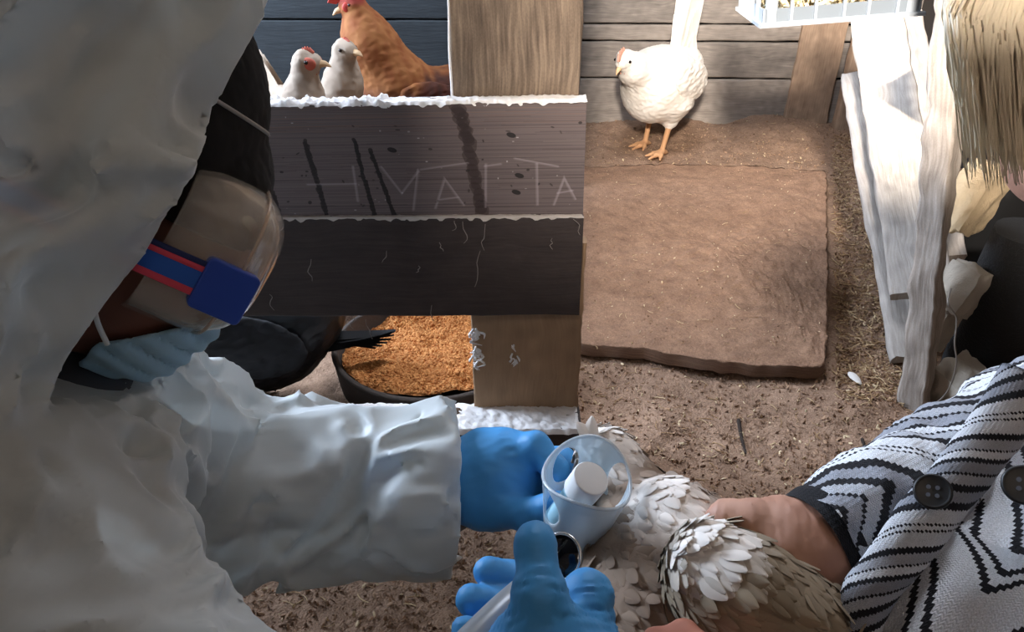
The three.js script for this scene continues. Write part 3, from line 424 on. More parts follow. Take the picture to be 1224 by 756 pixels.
// ---------------------------------------------------------------- birds (local: facing +z, ground at y = 0)
const Q = (x, y, z) => new THREE.Quaternion().setFromEuler(new THREE.Euler(x, y, z));
M.horn = std({ color: 0xd8b58a, roughness: 0.5 }); M.eye = std({ color: 0x140b06, roughness: 0.15 });
M.comb = std({ color: 0xb5382c, roughness: 0.6 });
function bird(name, label, group, o) {
  const g = thing(name, label, name, V(0, 0, 0), group);
  const h = o.head, n0 = o.neck0, fl = o.fluff ?? 0;
  const prims = [ell(V(0, o.bodyY, 0), o.rx, o.ry, o.rz, Q(o.pitch ?? -0.25, 0, 0)), ell(V(0, o.bodyY - 0.01, o.rz * 0.5), o.rx * 0.86, o.ry * 0.84, o.rz * 0.55), ell(V(0, o.bodyY + 0.035, -o.rz * 0.75), o.rx * 0.7, o.ry * 0.62, o.rz * 0.5),
    ...chain([n0, V(lerp(n0.x, h.x, 0.55), lerp(n0.y, h.y, 0.5), lerp(n0.z, h.z, 0.62)), h], [o.n0 ?? 0.062, o.n1 ?? 0.04, o.n2 ?? 0.025])];
  const hd = o.look ?? V(0, -0.15, 1).normalize(), headEnd = h.clone().addScaledVector(hd, 0.018);
  const legX = o.rx * 0.45, legs = [];
  const bodyF0 = union(prims, 0.035), headC = cone(h, headEnd, 0.0255, 0.0165), bodyF = (x, y, z) => smin(bodyF0(x, y, z), headC(x, y, z), 0.012);
  const legF = [];
  for (const s of [-1, 1]) {
    const k = o.step ? o.step * s : 0, hip = V(s * legX, o.bodyY - o.ry * 0.55, 0.0), hock = V(s * legX, o.legTop ?? 0.105, -0.012 + k * 0.5), foot = V(s * legX * 1.05, 0.014, 0.012 + k);
    legs.push(cone(hip, hock, 0.05 + fl, 0.017 + fl * 0.6));
    legF.push(cone(hock, foot, 0.0085, 0.0075)); for (const [a, l] of [[0, 0.062], [0.55, 0.052], [-0.55, 0.052], [Math.PI, 0.032]]) { const mid = foot.clone().add(V(Math.sin(a) * l * 0.5, -0.004, Math.cos(a) * l * 0.5)), tip = foot.clone().add(V(Math.sin(a) * l, -0.0095, Math.cos(a) * l)); legF.push(cone(foot, mid, 0.0072, 0.0065), cone(mid, tip, 0.0065, 0.0032)); }
  }
  const thigh = union(legs, 0.02), shank = union(legF, 0.006);
  const feathers = (x, y, z) => 0.0022 * (0.5 - Math.abs(N3(x * 38, y * 38, z * 16))) + 0.0012 * N3b(x * 90, y * 90, z * 45);
  const f = (x, y, z) => { let d = smin(bodyF(x, y, z), thigh(x, y, z), 0.03); if (Math.abs(d) < 0.02) d -= feathers(x, y, z); return smin(d, shank(x, y, z), 0.008); };
  const col = (x, y, z) => { const s = shank(x, y, z), b = Math.min(bodyF(x, y, z), thigh(x, y, z)); if (s < b - 0.001 && y < (o.legTop ?? 0.105) + 0.01) return lin(o.legCol ?? '#c99a70'); return o.colour(x, y, z); };
  const R = Math.max(o.rz + 0.1, 0.2);
  part('body', netsGeo(f, V(-o.rx - 0.05, -0.01, -R), V(o.rx + 0.05, Math.max(h.y + 0.06, o.bodyY + o.ry + 0.06), Math.max(R, headEnd.z + 0.04)), o.cell ?? 0.0042, col), std({ vertexColors: true, roughness: o.rough ?? 0.85 }), g);
  // head details in the frame of the look direction
  const right = V(0, 1, 0).cross(hd).normalize(), upv = hd.clone().cross(right), P = (r, u, fw) => h.clone().addScaledVector(right, r).addScaledVector(upv, u).addScaledVector(hd, fw);
  { const bk = tube([P(0, -0.002, 0.030), P(0, -0.003, 0.042), P(0, -0.009, 0.053)], [0.0085, 0.006, 0.0012], 8, 8); part('beak', bk, o.beak ?? M.horn, g); }
  for (const s of [-1, 1]) { const e = new THREE.SphereGeometry(0.0042, 10, 8); const p = P(s * 0.0235, 0.005, 0.011); e.translate(p.x, p.y, p.z); part('eye', e, M.eye, g); }
  if (o.face) for (const s of [-1, 1]) { const e = new THREE.SphereGeometry(1, 14, 10); e.scale(0.0062, 0.013, 0.016); e.applyMatrix4(new THREE.Matrix4().makeBasis(right, upv, hd).setPosition(P(s * 0.0185, 0.001, 0.013))); part('face_patch', e, o.face, g); }
  { // comb: serrated blade
    const c = o.comb ?? 1, sh = new THREE.Shape(); sh.moveTo(-0.016 * c, 0); sh.lineTo(-0.022 * c, 0.012 * c); for (let k = 0; k < 4; k++) { const x = (-0.02 + k * 0.012) * c; sh.lineTo(x, (0.012 + 0.012 * Math.sin((k + 1) / 5 * Math.PI)) * c); sh.lineTo(x + 0.006 * c, 0.011 * c); } sh.lineTo(0.03 * c, 0.001); sh.lineTo(0.02 * c, -0.006); sh.closePath();
    const e = new THREE.ExtrudeGeometry(sh, { depth: 0.003, bevelEnabled: true, bevelSize: 0.0018, bevelThickness: 0.0015, bevelSegments: 2 }); e.translate(0, 0, -0.0015); e.applyMatrix4(new THREE.Matrix4().makeBasis(hd, upv, right.clone().negate()).setPosition(P(0, 0.02, 0.008))); part('comb', e, o.combMat ?? M.comb, g);
    for (const s of [-1, 1]) { const w = new THREE.SphereGeometry(1, 10, 10); w.scale(0.0035 * c, 0.013 * c, 0.009 * c); w.applyMatrix4(new THREE.Matrix4().setPosition(P(s * 0.007, -0.026 * (0.5 + c * 0.5), 0.02))); part('wattle', w, o.combMat ?? M.comb, g); }
  }
  // wings and tail
  for (const s of [-1, 1]) { const w = netsGeo((() => { const e = ell(V(0, 0, 0), 0.016, o.ry * 0.52, o.rz * 0.72, Q(-0.25, 0, 0)); return (x, y, z) => { const d = e(x, y, z); return Math.abs(d) < 0.02 ? d - 1.6 * feathers(x, y + 3, z) : d; }; })(), V(-0.03, -o.ry * 0.7, -o.rz * 0.9), V(0.03, o.ry * 0.7, o.rz * 0.9), (o.cell ?? 0.0042), (x, y, z) => o.colour(s * o.rx, y + o.bodyY + 0.02, z - 0.02)); w.rotateY(s * 0.08); w.translate(s * (o.rx * 0.93), o.bodyY + 0.02, -0.02); part('wing', w, std({ vertexColors: true, roughness: 0.85 }), g); }
  const tm = std({ color: o.tailCol, roughness: 0.8 }), T = o.tail;
  if (T.fan) for (const [row, kl, ks] of [[0, 1, 1], [1, 0.72, 1.5], [2, 0.46, 2.1]]) for (let k = 0; k < T.n * 2; k++) { // upright fan in two leaves, three rows
    const s = k % 2 ? 1 : -1, u = (Math.floor(k / 2) / (T.n - 1) * 2 - 1) * ks, fg = featherGeo(T.len * kl * (1 - 0.04 * u * u), T.w * (1 - 0.12 * row), 0.05, 0.4, 0.0014); fg.rotateZ(Math.PI / 2 * s * 0.92);
    fg.applyMatrix4(new THREE.Matrix4().makeRotationFromEuler(new THREE.Euler(-(T.up + u * T.fan), 0.07 * s, 0, 'YXZ'))); fg.translate(s * (0.014 + 0.007 * row), o.bodyY + T.y, -o.rz * T.back + 0.02 * u); part('tail_feather', fg, tm, g); }
  else for (let k = 0; k < T.n; k++) { const u = T.n === 1 ? 0 : k / (T.n - 1) * 2 - 1, fg = featherGeo(T.len * (1 - 0.16 * u * u), T.w, T.bend ?? 0.12, 0.45, 0.0012); fg.rotateZ(Math.PI / 2 * T.stand * Math.sign(u || 1)); fg.rotateY(0); const q = new THREE.Matrix4().makeRotationFromEuler(new THREE.Euler(-(Math.PI - T.up) + Math.abs(u) * (T.drop ?? 0.15), u * T.spread, 0, 'YXZ')); fg.applyMatrix4(q); fg.translate(u * T.side, o.bodyY + T.y, -o.rz * T.back); part('tail_feather', fg, tm, g); }
  return g;
}
const white = (x, y, z) => mixc(lin('#f1ece4'), lin('#d8cdbd'), clamp(0.5 + 0.6 * N3(x * 14, y * 14, z * 14), 0, 1) * 0.5);
{ // white hen by the far wall
  const h = bird('hen', 'whole white hen standing on the ground at the far wall with raised tail', null, { bodyY: 0.205, rx: 0.098, ry: 0.108, rz: 0.122, pitch: -0.3, neck0: V(0, 0.24, 0.08), head: V(0.0, 0.298, 0.185), n0: 0.064, n1: 0.038, n2: 0.022, look: V(0.1, -0.5, 0.8).normalize(), fluff: 0.008, step: 0.02, cell: 0.0035, colour: white, tailCol: 0xf0ebe4, comb: 0.75, combMat: std({ color: 0xd9a48e, roughness: 0.6 }), legTop: 0.1, tail: { n: 7, len: 0.25, w: 0.075, up: 1.72, fan: 0.22, y: 0.02, back: 0.62 } });
  h.position.copy(onLevel(783, 181)); h.position.y = groundY(h.position.x, h.position.z); h.rotation.y = -0.8; h.scale.setScalar(1.24);
}
{ // roosting platform behind the partition
  const g = thing('roost', 'low slatted roosting platform behind the partition under the perched birds', 'roost', V(-0.52, 0, -1.78));
  for (let k = 0; k < 5; k++) worldPart('slat', plankBetween(V(-0.98, 0.165, -1.56 - k * 0.125), V(-0.06, 0.165, -1.56 - k * 0.125), 0.022, 0.09, V(0, 1, 0), { seed: 70 + k, amp: 0.001 }), M.rail, g);
  for (const x of [-0.94, -0.1]) worldPart('bearer', box(0.04, 0.03, 0.6, x, 0.139, -1.81), M.rail, g);
  for (const x of [-0.94, -0.1]) for (const z of [-1.56, -2.06]) worldPart('leg', box(0.04, 0.15, 0.04, x, 0.07, z), M.rail, g);
}
const PY = 0.177;
const perched = (o) => ({ bodyY: 0.2, rx: 0.08, ry: 0.092, rz: 0.13, neck0: V(0, 0.25, 0.085), fluff: 0, legTop: 0.1, ...o });
const sit = (g, px, py, z, headLocal, yaw, s) => { const p = onPlane(px, py, z); g.scale.setScalar(s); g.rotation.y = yaw; const hl = headLocal.clone().multiplyScalar(s).applyAxisAngle(V(0, 1, 0), yaw); g.position.set(p.x - hl.x, PY - 0.001, z - hl.z); return p.y - PY - hl.y; };
{
  const cream = (x, y, z) => mixc(lin('#b5a492'), lin('#917e6c'), clamp(0.5 + 0.7 * N3(x * 18, y * 18, z * 18), 0, 1) * 0.6);
  const redface = std({ color: 0xc2614c, roughness: 0.6 });
  const mk = (label, px, py, z, yaw, s, headY, face, comb) => { const hd = V(0, headY, 0.125), g = bird('hen', label, null, perched({ head: hd, n0: 0.062, n1: 0.038, n2: 0.023, look: V(0, 0.05, 1).normalize(), colour: cream, face, comb, combMat: redface, tailCol: 0xb9a692, cell: 0.004, tail: { n: 7, len: 0.17, w: 0.045, up: 0.9, spread: 0.3, side: 0.012, stand: 0.8, y: 0.03, back: 0.7 } })); console.log(label, 'head error', sit(g, px, py, z, hd, yaw, s).toFixed(3)); return g; };
  mk('white hen with red face patch nearest the hooded worker behind the partition', 366, 82, -1.58, 1.45, 1.0, 0.405, redface, 0.42);
  mk('white hen with plain pale face between the red faced hen and the rooster', 413, 73, -1.76, 1.0, 1.0, 0.395, null, 0.3);
  const gold = (x, y, z) => { const t = clamp(0.5 + 0.5 * N3(x * 40, y * 10, z * 40), 0, 1); const nk = mixc(lin('#85481f'), lin('#a06838'), t), bd = mixc(lin('#3a1d12'), lin('#5a2a17'), t); const red = lin('#8c3328'); let c = mixc(bd, nk, sstep(0.245, 0.3, y + z * 0.25 + 0.02 * N3(x * 30, 3, z * 30))); return mixc(c, red, sstep(0.44, 0.455, y) * sstep(0.1, 0.13, z)); };
  const hd = V(0, 0.445, 0.145), g = bird('rooster', 'rust and gold rooster with hanging neck hackle and red comb behind the hens', null, perched({ head: hd, neck0: V(0, 0.27, 0.07), rx: 0.085, ry: 0.095, n0: 0.085, n1: 0.06, n2: 0.028, look: V(0, -0.25, 1).normalize(), colour: gold, face: M.comb, comb: 1.5, tailCol: 0x2a1712, legCol: '#8a6a40', tail: { n: 9, len: 0.26, w: 0.04, up: 1.0, spread: 0.4, side: 0.015, stand: 0.8, y: 0.03, back: 0.75, bend: 0.4 } }));
  console.log('rooster', sit(g, 424, 26, -1.98, hd, -1.25, 1.04).toFixed(3));
}
{ // black hen feeding
  const black = (x, y, z) => mixc(lin('#0e0f11'), lin('#1c1e22'), clamp(0.5 + 0.6 * N3(x * 20, y * 20, z * 20), 0, 1));
  const g = bird('hen', 'black hen with spread tail feathers on the ground beside the feed pan', null, { bodyY: 0.175, rx: 0.1, ry: 0.12, rz: 0.15, neck0: V(0, 0.2, 0.12), head: V(0, 0.12, 0.235), n0: 0.065, n1: 0.045, n2: 0.028, look: V(0, -0.6, 0.8).normalize(), fluff: 0.005, colour: black, rough: 0.45, tailCol: 0x121316, beak: std({ color: 0x3a3633, roughness: 0.5 }), legCol: '#3c3630', comb: 0.6, cell: 0.0042, tail: { n: 13, len: 0.17, w: 0.038, up: -0.12, spread: 0.42, side: 0.035, stand: 0.12, y: -0.02, back: 0.7, bend: 0.2, drop: -0.2 } });
  g.position.set(-0.5, groundY(-0.5, -1.215), -1.215); g.rotation.y = -Math.PI / 2 + 0.08; g.scale.setScalar(1.0);
}
{ // feed pan and grain
  const c = V(-0.16, 0, -1.295), R = 0.19, H = 0.09;
  const g = thing('feed_pan', 'dark round feed pan heaped with orange brown grain behind the partition', 'pan', V(c.x, groundY(c.x, c.z) - 0.002, c.z));
  const prof = [[0.001, 0.002], [R * 0.86, 0.002], [R * 0.94, 0.012], [R, H], [R + 0.006, H + 0.004], [R + 0.012, H], [R + 0.01, H - 0.006], [R - 0.002 + 0.004, 0.02], [R * 0.92, -0.006], [0.001, -0.006]].map((p) => new THREE.Vector2(...p));
  part('basin', new THREE.LatheGeometry(prof, 72), std({ color: 0x4b423c, roughness: 0.85, bumpMap: grainBump, bumpScale: 0.002 }), g);
  const grainC = () => mixc(lin('#a8672f'), lin('#dc9d5c'), rnd());
  const heap = (x, z) => 0.058 + 0.032 * sstep(-0.08, 0.13, z) + 0.012 * N3(x * 7, z * 7, 4) + 0.006 * N3(x * 20, z * 20, 1);
  { const pos = [], idx = [], n = 60, m = 24; for (let k = 0; k <= m; k++) for (let i = 0; i < n; i++) { const r = k / m * R * 0.965, a = i / n * 6.2832, x = r * Math.cos(a), z = r * Math.sin(a); pos.push(x, heap(x, z), z); } for (let k = 0; k < m; k++) for (let i = 0; i < n; i++) { const a = k * n + i, a2 = k * n + (i + 1) % n; idx.push(a, a2, a + n, a2, a2 + n, a + n); } const b = part('grain', finish(pos, idx, pos.flatMap((_, k) => k % 3 ? [] : [pos[k], pos[k + 2]])), std({ color: 0xa86c38, roughness: 0.95 }), g); b.userData.kind = 'stuff'; }
  const im = new THREE.InstancedMesh(new THREE.IcosahedronGeometry(0.0032, 0).scale(1.4, 0.8, 0.9), std({ roughness: 0.85 }), 9000), o = new THREE.Object3D(), col = new THREE.Color();
  for (let i = 0; i < 9000; i++) { const r = R * 0.95 * Math.sqrt(rnd()), a = rnd() * 6.2832, x = r * Math.cos(a), z = r * Math.sin(a); o.position.set(x, heap(x, z) + rr(-0.001, 0.002), z); o.rotation.set(rr(0, 6), rr(0, 6), rr(0, 6)); o.scale.setScalar(rr(0.6, 1.25)); o.updateMatrix(); im.setMatrixAt(i, o.matrix); im.setColorAt(i, col.setRGB(...grainC())); }
  im.name = 'grain'; im.userData.kind = 'stuff'; g.add(im);
}
// ---------------------------------------------------------------- worker in the white hooded coverall
const CX = V(1, 0, 0), CY = V(0, CP, -SP), CZ = V(0, SP, CP);   // right, up and towards the photographer
function frame(origin, f, u) { const F = V(0, 0, 0).addScaledVector(CX, f[0]).addScaledVector(CY, f[1]).addScaledVector(CZ, f[2]).normalize(); const U0 = V(0, 0, 0).addScaledVector(CX, u[0]).addScaledVector(CY, u[1]).addScaledVector(CZ, u[2]); const U = U0.addScaledVector(F, -U0.dot(F)).normalize(), L = U.clone().cross(F); return new THREE.Matrix4().makeBasis(L, U, F).setPosition(origin); }   // x = the person's left, y = up, z = forward
const skinMat = (c) => phys({ vertexColors: true, color: c, roughness: 0.6, sheen: 0.2, sheenRoughness: 0.5 });
function headPrims() {
  const face = union([ell(V(0, 0.03, -0.025), 0.076, 0.098, 0.092), ell(V(0, -0.042, 0.03), 0.06, 0.082, 0.062), ball(V(0, -0.1, 0.062), 0.022), ball(V(0.042, -0.035, 0.058), 0.024), ball(V(-0.042, -0.035, 0.058), 0.024), ball(V(0, 0.028, 0.055), 0.02), cone(V(0.03, 0.022, 0.06), V(-0.03, 0.022, 0.06), 0.012, 0.012), ...chain([V(0, -0.06, -0.03), V(0, -0.2, -0.075)], [0.056, 0.064])], 0.03);
  const nose = union([cone(V(0, 0.005, 0.078), V(0, -0.032, 0.097), 0.008, 0.01), ball(V(0.011, -0.036, 0.088), 0.0085), ball(V(-0.011, -0.036, 0.088), 0.0085)], 0.012);
  const lips = union([cone(V(0.018, -0.071, 0.088), V(-0.018, -0.071, 0.088), 0.006), cone(V(0.016, -0.08, 0.087), V(-0.016, -0.08, 0.087), 0.0065)], 0.004);
  const sockets = union([ball(V(0.031, 0.002, 0.098), 0.016), ball(V(-0.031, 0.002, 0.098), 0.016)], 0.004);
  const ears = union([ell(V(0.078, -0.012, -0.012), 0.012, 0.032, 0.02, Q(0.2, 0.4, 0)), ell(V(-0.078, -0.012, -0.012), 0.012, 0.032, 0.02, Q(0.2, -0.4, 0))], 0.004);
  return (x, y, z) => { let d = smin(face(x, y, z), nose(x, y, z), 0.014); d = smax(d, -sockets(x, y, z), 0.012); d = smin(d, lips(x, y, z), 0.006); return smin(d, ears(x, y, z), 0.008); };
}
const headF = headPrims();
const HO = at(150, 200, 0.5), HM = frame(HO, [0.745, -0.408, -0.53], [0.48, 0.876, 0.02]);
const HI = HM.clone().invert().elements;
const toHead = (x, y, z) => [HI[0] * x + HI[4] * y + HI[8] * z + HI[12], HI[1] * x + HI[5] * y + HI[9] * z + HI[13], HI[2] * x + HI[6] * y + HI[10] * z + HI[14]];
const hp = (x, y, z) => V(x, y, z).applyMatrix4(HM);
const worker = thing('person', 'worker in hooded white coverall with goggles, face mask and blue gloves bending over the hen', 'person', V(-0.5, 0, -0.4));
const pelvis = V(-0.62, 0.34, -0.4), lSh = at(52, 480, 0.54), lEl = at(232, 585, 0.735), lWr = at(528, 585, 0.70), rSh = at(-50, 650, 0.45), rEl = at(330, 1090, 0.37), rWr = at(600, 960, 0.395);
const neckB = hp(0, -0.19, -0.09), spine = V(-0.52, 0.55, -0.42);
{
  // body: one skin, head and neck finer, merged
  const grey = lin('#3d3f44'), skin = lin('#7c4e3e');
  const bodyF = union([...chain([pelvis, spine, neckB], [0.13, 0.13, 0.06]), cone(lSh, rSh, 0.055), ...chain([lSh, lEl, lWr, at(565, 578, 0.67)], [0.052, 0.044, 0.03, 0.023]), ...chain([rSh, rEl, rWr], [0.052, 0.044, 0.03]), ...chain([V(-0.6, 0.32, -0.32), V(-0.36, 0.1, -0.25), V(-0.7, 0.07, -0.27)], [0.085, 0.058, 0.045]), ...chain([V(-0.6, 0.32, -0.5), V(-0.42, 0.1, -0.55), V(-0.74, 0.07, -0.55)], [0.085, 0.058, 0.045])], 0.05);
  const b = netsGeo(bodyF, V(-0.85, -0.0, -0.95), V(0.1, 0.85, 0.05), 0.011, () => grey);
  const h = netsGeo(headF, V(-0.105, -0.22, -0.16), V(0.105, 0.14, 0.13), 0.003, (x, y, z) => mixc(skin, lin('#5f3a2e'), clamp(0.5 + N3(x * 30, y * 30, z * 30), 0, 1) * 0.35)); h.applyMatrix4(HM);
  const m = mergeGeometries([b, h]); worldPart('body', m, skinMat(0xffffff), worker);
}
{
  // coverall: hood shell cut open at the face, torso, sleeves, legs
  const hoodOuter = union([ell(V(0, 0.02, -0.045), 0.108, 0.142, 0.128), ...chain([V(0, -0.02, -0.03), V(0, -0.12, -0.045), V(0, -0.24, -0.1)], [0.098, 0.1, 0.12]), cone(V(0.0, 0.09, -0.01), V(0, 0.02, 0.0), 0.07, 0.09)], 0.04);
  const torso = union([...chain([pelvis, spine, neckB], [0.185, 0.18, 0.115]), cone(lSh, neckB, 0.085, 0.1), cone(rSh, neckB, 0.09, 0.1), cone(at(40, 560, 0.5), at(60, 640, 0.5), 0.05, 0.06)], 0.06);
  const sight = lWr.clone().sub(camera.position).normalize(), cuffN0 = lWr.clone().sub(lEl).normalize(), cuffN = cuffN0.addScaledVector(sight, 0.06 - cuffN0.dot(sight)).addScaledVector(CY, -0.0).normalize(), cuffP = at(543, 583, 0.70);
  const lArm = union([...chain([lSh, lEl, lWr, at(565, 585, 0.697)], [0.085, 0.088, 0.064, 0.059])], 0.03);
  const lFolds = union([cone(at(178, 480, 0.66), at(205, 560, 0.64), 0.02, 0.014), cone(at(265, 470, 0.70), at(240, 640, 0.66), 0.018, 0.013), cone(at(150, 440, 0.62), at(170, 470, 0.62), 0.024, 0.016)], 0.02);
  const rArm = union(chain([rSh, rEl, rWr], [0.08, 0.08, 0.06]), 0.05);
  const legs = union([...chain([V(-0.6, 0.32, -0.32), V(-0.36, 0.11, -0.25), V(-0.7, 0.085, -0.27)], [0.13, 0.095, 0.07]), ...chain([V(-0.6, 0.32, -0.5), V(-0.42, 0.11, -0.55), V(-0.74, 0.085, -0.55)], [0.13, 0.095, 0.07])], 0.05);
  const f = (x, y, z) => {
    const [hx, hy, hz] = toHead(x, y, z); let ho = hoodOuter(hx, hy, hz);
    let la = smin(lArm(x, y, z), lFolds(x, y, z), 0.03), w = 0;
    let t = smin(torso(x, y, z), rArm(x, y, z), 0.05); t = smin(t, legs(x, y, z), 0.05);
    const near = Math.min(ho, la, t); if (near > 0.09) return near; if (near < -0.05) w = 0; else w = crumple(x, y, z, 1);
    const cutz = hz - (0.016 + 0.008 * sstep(-0.1, -0.02, hy) - 0.004 * sstep(0.02, 0.1, hy));
    const innerCut = smin(ho + 0.006, 10, 0.01);
    la -= w * 1.15; const lcut = (x - cuffP.x) * cuffN.x + (y - cuffP.y) * cuffN.y + (z - cuffP.z) * cuffN.z; la = Math.max(la, lcut - 0.0015 * N3(x * 60, y * 60, z * 60)); if (lcut > -0.06) { la = Math.max(la, -Math.max(la + 0.013, -0.05 - lcut)); }
    t -= w; const hs = ho - w * 1.7; 
    let d = smin(t, la, 0.025);
    // inside of the hood and the opening for the face
    const hood = Math.max(hs, cutz);
    d = smin(Math.max(d, -Math.max(ho + 0.012, 0.005 - hz + 0.0, hy < -0.135 ? 1 : -1)), hood, 0.02);
    const hollow = Math.max(hs + 0.0155, -0.14 - hy, -0.03 - hz); d = Math.max(d, -hollow);
    if (hy > -0.135 && hs < 0.03 && cutz > 0) d = Math.max(d, cutz);
    return d;
  };
  const mat = phys({ color: 0xe6ecec, roughness: 0.55, transmission: 0.38, thickness: 0, side: THREE.DoubleSide });
  const g = netsGeo(f, V(-0.88, -0.0, -0.98), V(0.12, 1.02, 0.06), 0.0046);
  worldPart('coverall', g, mat, worker);
}
{ // cap, mask, goggles
  const capF = (x, y, z) => Math.max(Math.min(ell0(x, y, z) - 0.007, headF(x, y, z) - 0.004) - 0.001 * N3(x * 300, y * 300, z * 90), -0.012 + 0.1 * Math.max(0, 0.03 - z) - y, z - 0.1); const ell0 = ell(V(0, 0.032, -0.024), 0.077, 0.096, 0.090);
  const cap = netsGeo(capF, V(-0.1, -0.02, -0.13), V(0.1, 0.15, 0.1), 0.003); cap.applyMatrix4(HM); worldPart('cap', cap, std({ color: 0x131110, roughness: 0.95 }), worker);
  { const pts = [], e = Math.sqrt(1 - (0.034 / 0.1) ** 2); for (let k = 0; k <= 16; k++) { const a = -1.45 + k / 16 * 2.9; pts.push(hp(0.0845 * Math.sin(a) * e, 0.066, -0.024 + 0.0975 * Math.cos(a) * e)); } worldPart('cap_stripe', tube(pts, [0.0014], 5, 40), std({ color: 0x9b9690, roughness: 0.9 }), worker); }
  const maskF = (x, y, z) => Math.max(headF(x, y, z) - 0.007 - 0.0012 * Math.sin(y * 420 + z * 150), -(headF(x, y, z) - 0.0035), 0.03 - z, y - (-0.092 + (z - 0.046) * 0.8));
  const mk = netsGeo(maskF, V(-0.09, -0.16, 0.02), V(0.09, 0.0, 0.13), 0.002); mk.applyMatrix4(HM);
  const mask = worldPart('face_mask', mk, phys({ color: 0xa9cfe2, roughness: 0.85, transmission: 0.15, thickness: 0, side: THREE.DoubleSide }), worker);
  for (const s of [-1, 1]) { const t = tube([hp(s * 0.063, -0.098, 0.034), hp(s * 0.07, -0.085, 0.022), hp(s * 0.078, -0.066, 0.01), hp(s * 0.088, -0.01, -0.02)], [0.0018], 6, 20); t.translate(-worker.position.x, -worker.position.y, -worker.position.z); part('ear_loop', t, std({ color: 0xdfe4e6, roughness: 0.9 }), mask); }
  const se = (x, y, z, o) => { const q = Math.pow(Math.pow(Math.abs(x) / (0.087 - o), 3.2) + Math.pow(Math.abs(y + 0.022) / (0.057 - o), 3.2) + Math.pow(Math.abs(z - 0.04) / (0.068 - o), 3.2), 1 / 3.2); return (q - 1) * 0.058; };
  const gf = (x, y, z) => Math.max(se(x, y, z, 0), -se(x, y, z, 0.0028), 0.03 - z);
  const gg = netsGeo(gf, V(-0.095, -0.09, 0.02), V(0.095, 0.045, 0.13), 0.0019); gg.applyMatrix4(HM);
  const goggles = worldPart('goggles', gg, phys({ color: 0xf2ebe2, roughness: 0.05, transmission: 0.78, thickness: 0, ior: 1.5, side: THREE.DoubleSide }), worker);
  const sub = (name, geo, m) => { geo.applyMatrix4(HM); geo.translate(-worker.position.x, -worker.position.y, -worker.position.z); return part(name, geo, m, goggles); };
  { const rim = []; const N = 80, pts = []; for (let k = 0; k < N; k++) { const a = k / N * 6.2832, c = Math.cos(a), s = Math.sin(a), q = Math.pow(Math.pow(Math.abs(c) / 0.085, 3.2) + Math.pow(Math.abs(s) / 0.055, 3.2), -1 / 3.2); pts.push(V(c * q, -0.022 + s * q, 0.079)); } const cu = new THREE.CatmullRomCurve3(pts, true); const tg = new THREE.TubeGeometry(cu, 140, 0.0013, 6, true); sub('lens_rim', tg.deleteAttribute ? tg : tg, phys({ color: 0xe6d6c6, roughness: 0.1, transmission: 0.7, thickness: 0 })); }
  const blue = std({ color: 0x2447a8, roughness: 0.5 }), navy = std({ color: 0x2a5cb4, roughness: 0.9 }), red = std({ color: 0xd2475c, roughness: 0.9 });
  for (const s of [-1, 1]) {
    const c = box(0.01, 0.031, 0.031, 0, 0, 0); const e = new THREE.ExtrudeGeometry((() => { const sh = new THREE.Shape(), w = 0.0155, r = 0.003; sh.moveTo(-w + r, -w); sh.lineTo(w - r, -w); sh.quadraticCurveTo(w, -w, w, -w + r); sh.lineTo(w, w - r); sh.quadraticCurveTo(w, w, w - r, w); sh.lineTo(-w + r, w); sh.quadraticCurveTo(-w, w, -w, w - r); sh.lineTo(-w, -w + r); sh.quadraticCurveTo(-w, -w, -w + r, -w); return sh; })(), { depth: 0.008, bevelEnabled: true, bevelSize: 0.0012, bevelThickness: 0.0012, bevelSegments: 2 });
    e.rotateY(-Math.PI / 2 * s * -1); e.translate(s * 0.083, -0.034, 0.074); sub('clip', e, blue);
    const ribbon = (y0, y1, off) => { const pos = [], idx = [], n = 16; for (let i = 0; i <= n; i++) { const t = i / n, z = lerp(0.069, -0.06, t), x = s * (0.0885 + 0.004 * Math.sin(t * 3) - 0.012 * Math.max(0, t - 0.5) + off), w = lerp(1, 0.82, t); for (const [yy, dx] of [[y0, 0], [y1, 0], [y1, -0.0016], [y0, -0.0016]]) pos.push(x + s * dx, -0.034 + yy * w, z); } for (let i = 0; i < n; i++) for (let j = 0; j < 4; j++) { const a = i * 4 + j, b = i * 4 + (j + 1) % 4; idx.push(a, a + 4, b, b, a + 4, b + 4); } return finish(pos, idx); };
    sub('strap', ribbon(-0.006, 0.0055, 0), navy); sub('strap_edge', ribbon(0.0055, 0.009, 0.0003), red); sub('strap_edge', ribbon(-0.0105, -0.006, 0.0003), red); sub('strap_edge', ribbon(0.009, 0.0125, -0.0002), std({ color: 0x24305c, roughness: 0.9 }));
  }
}
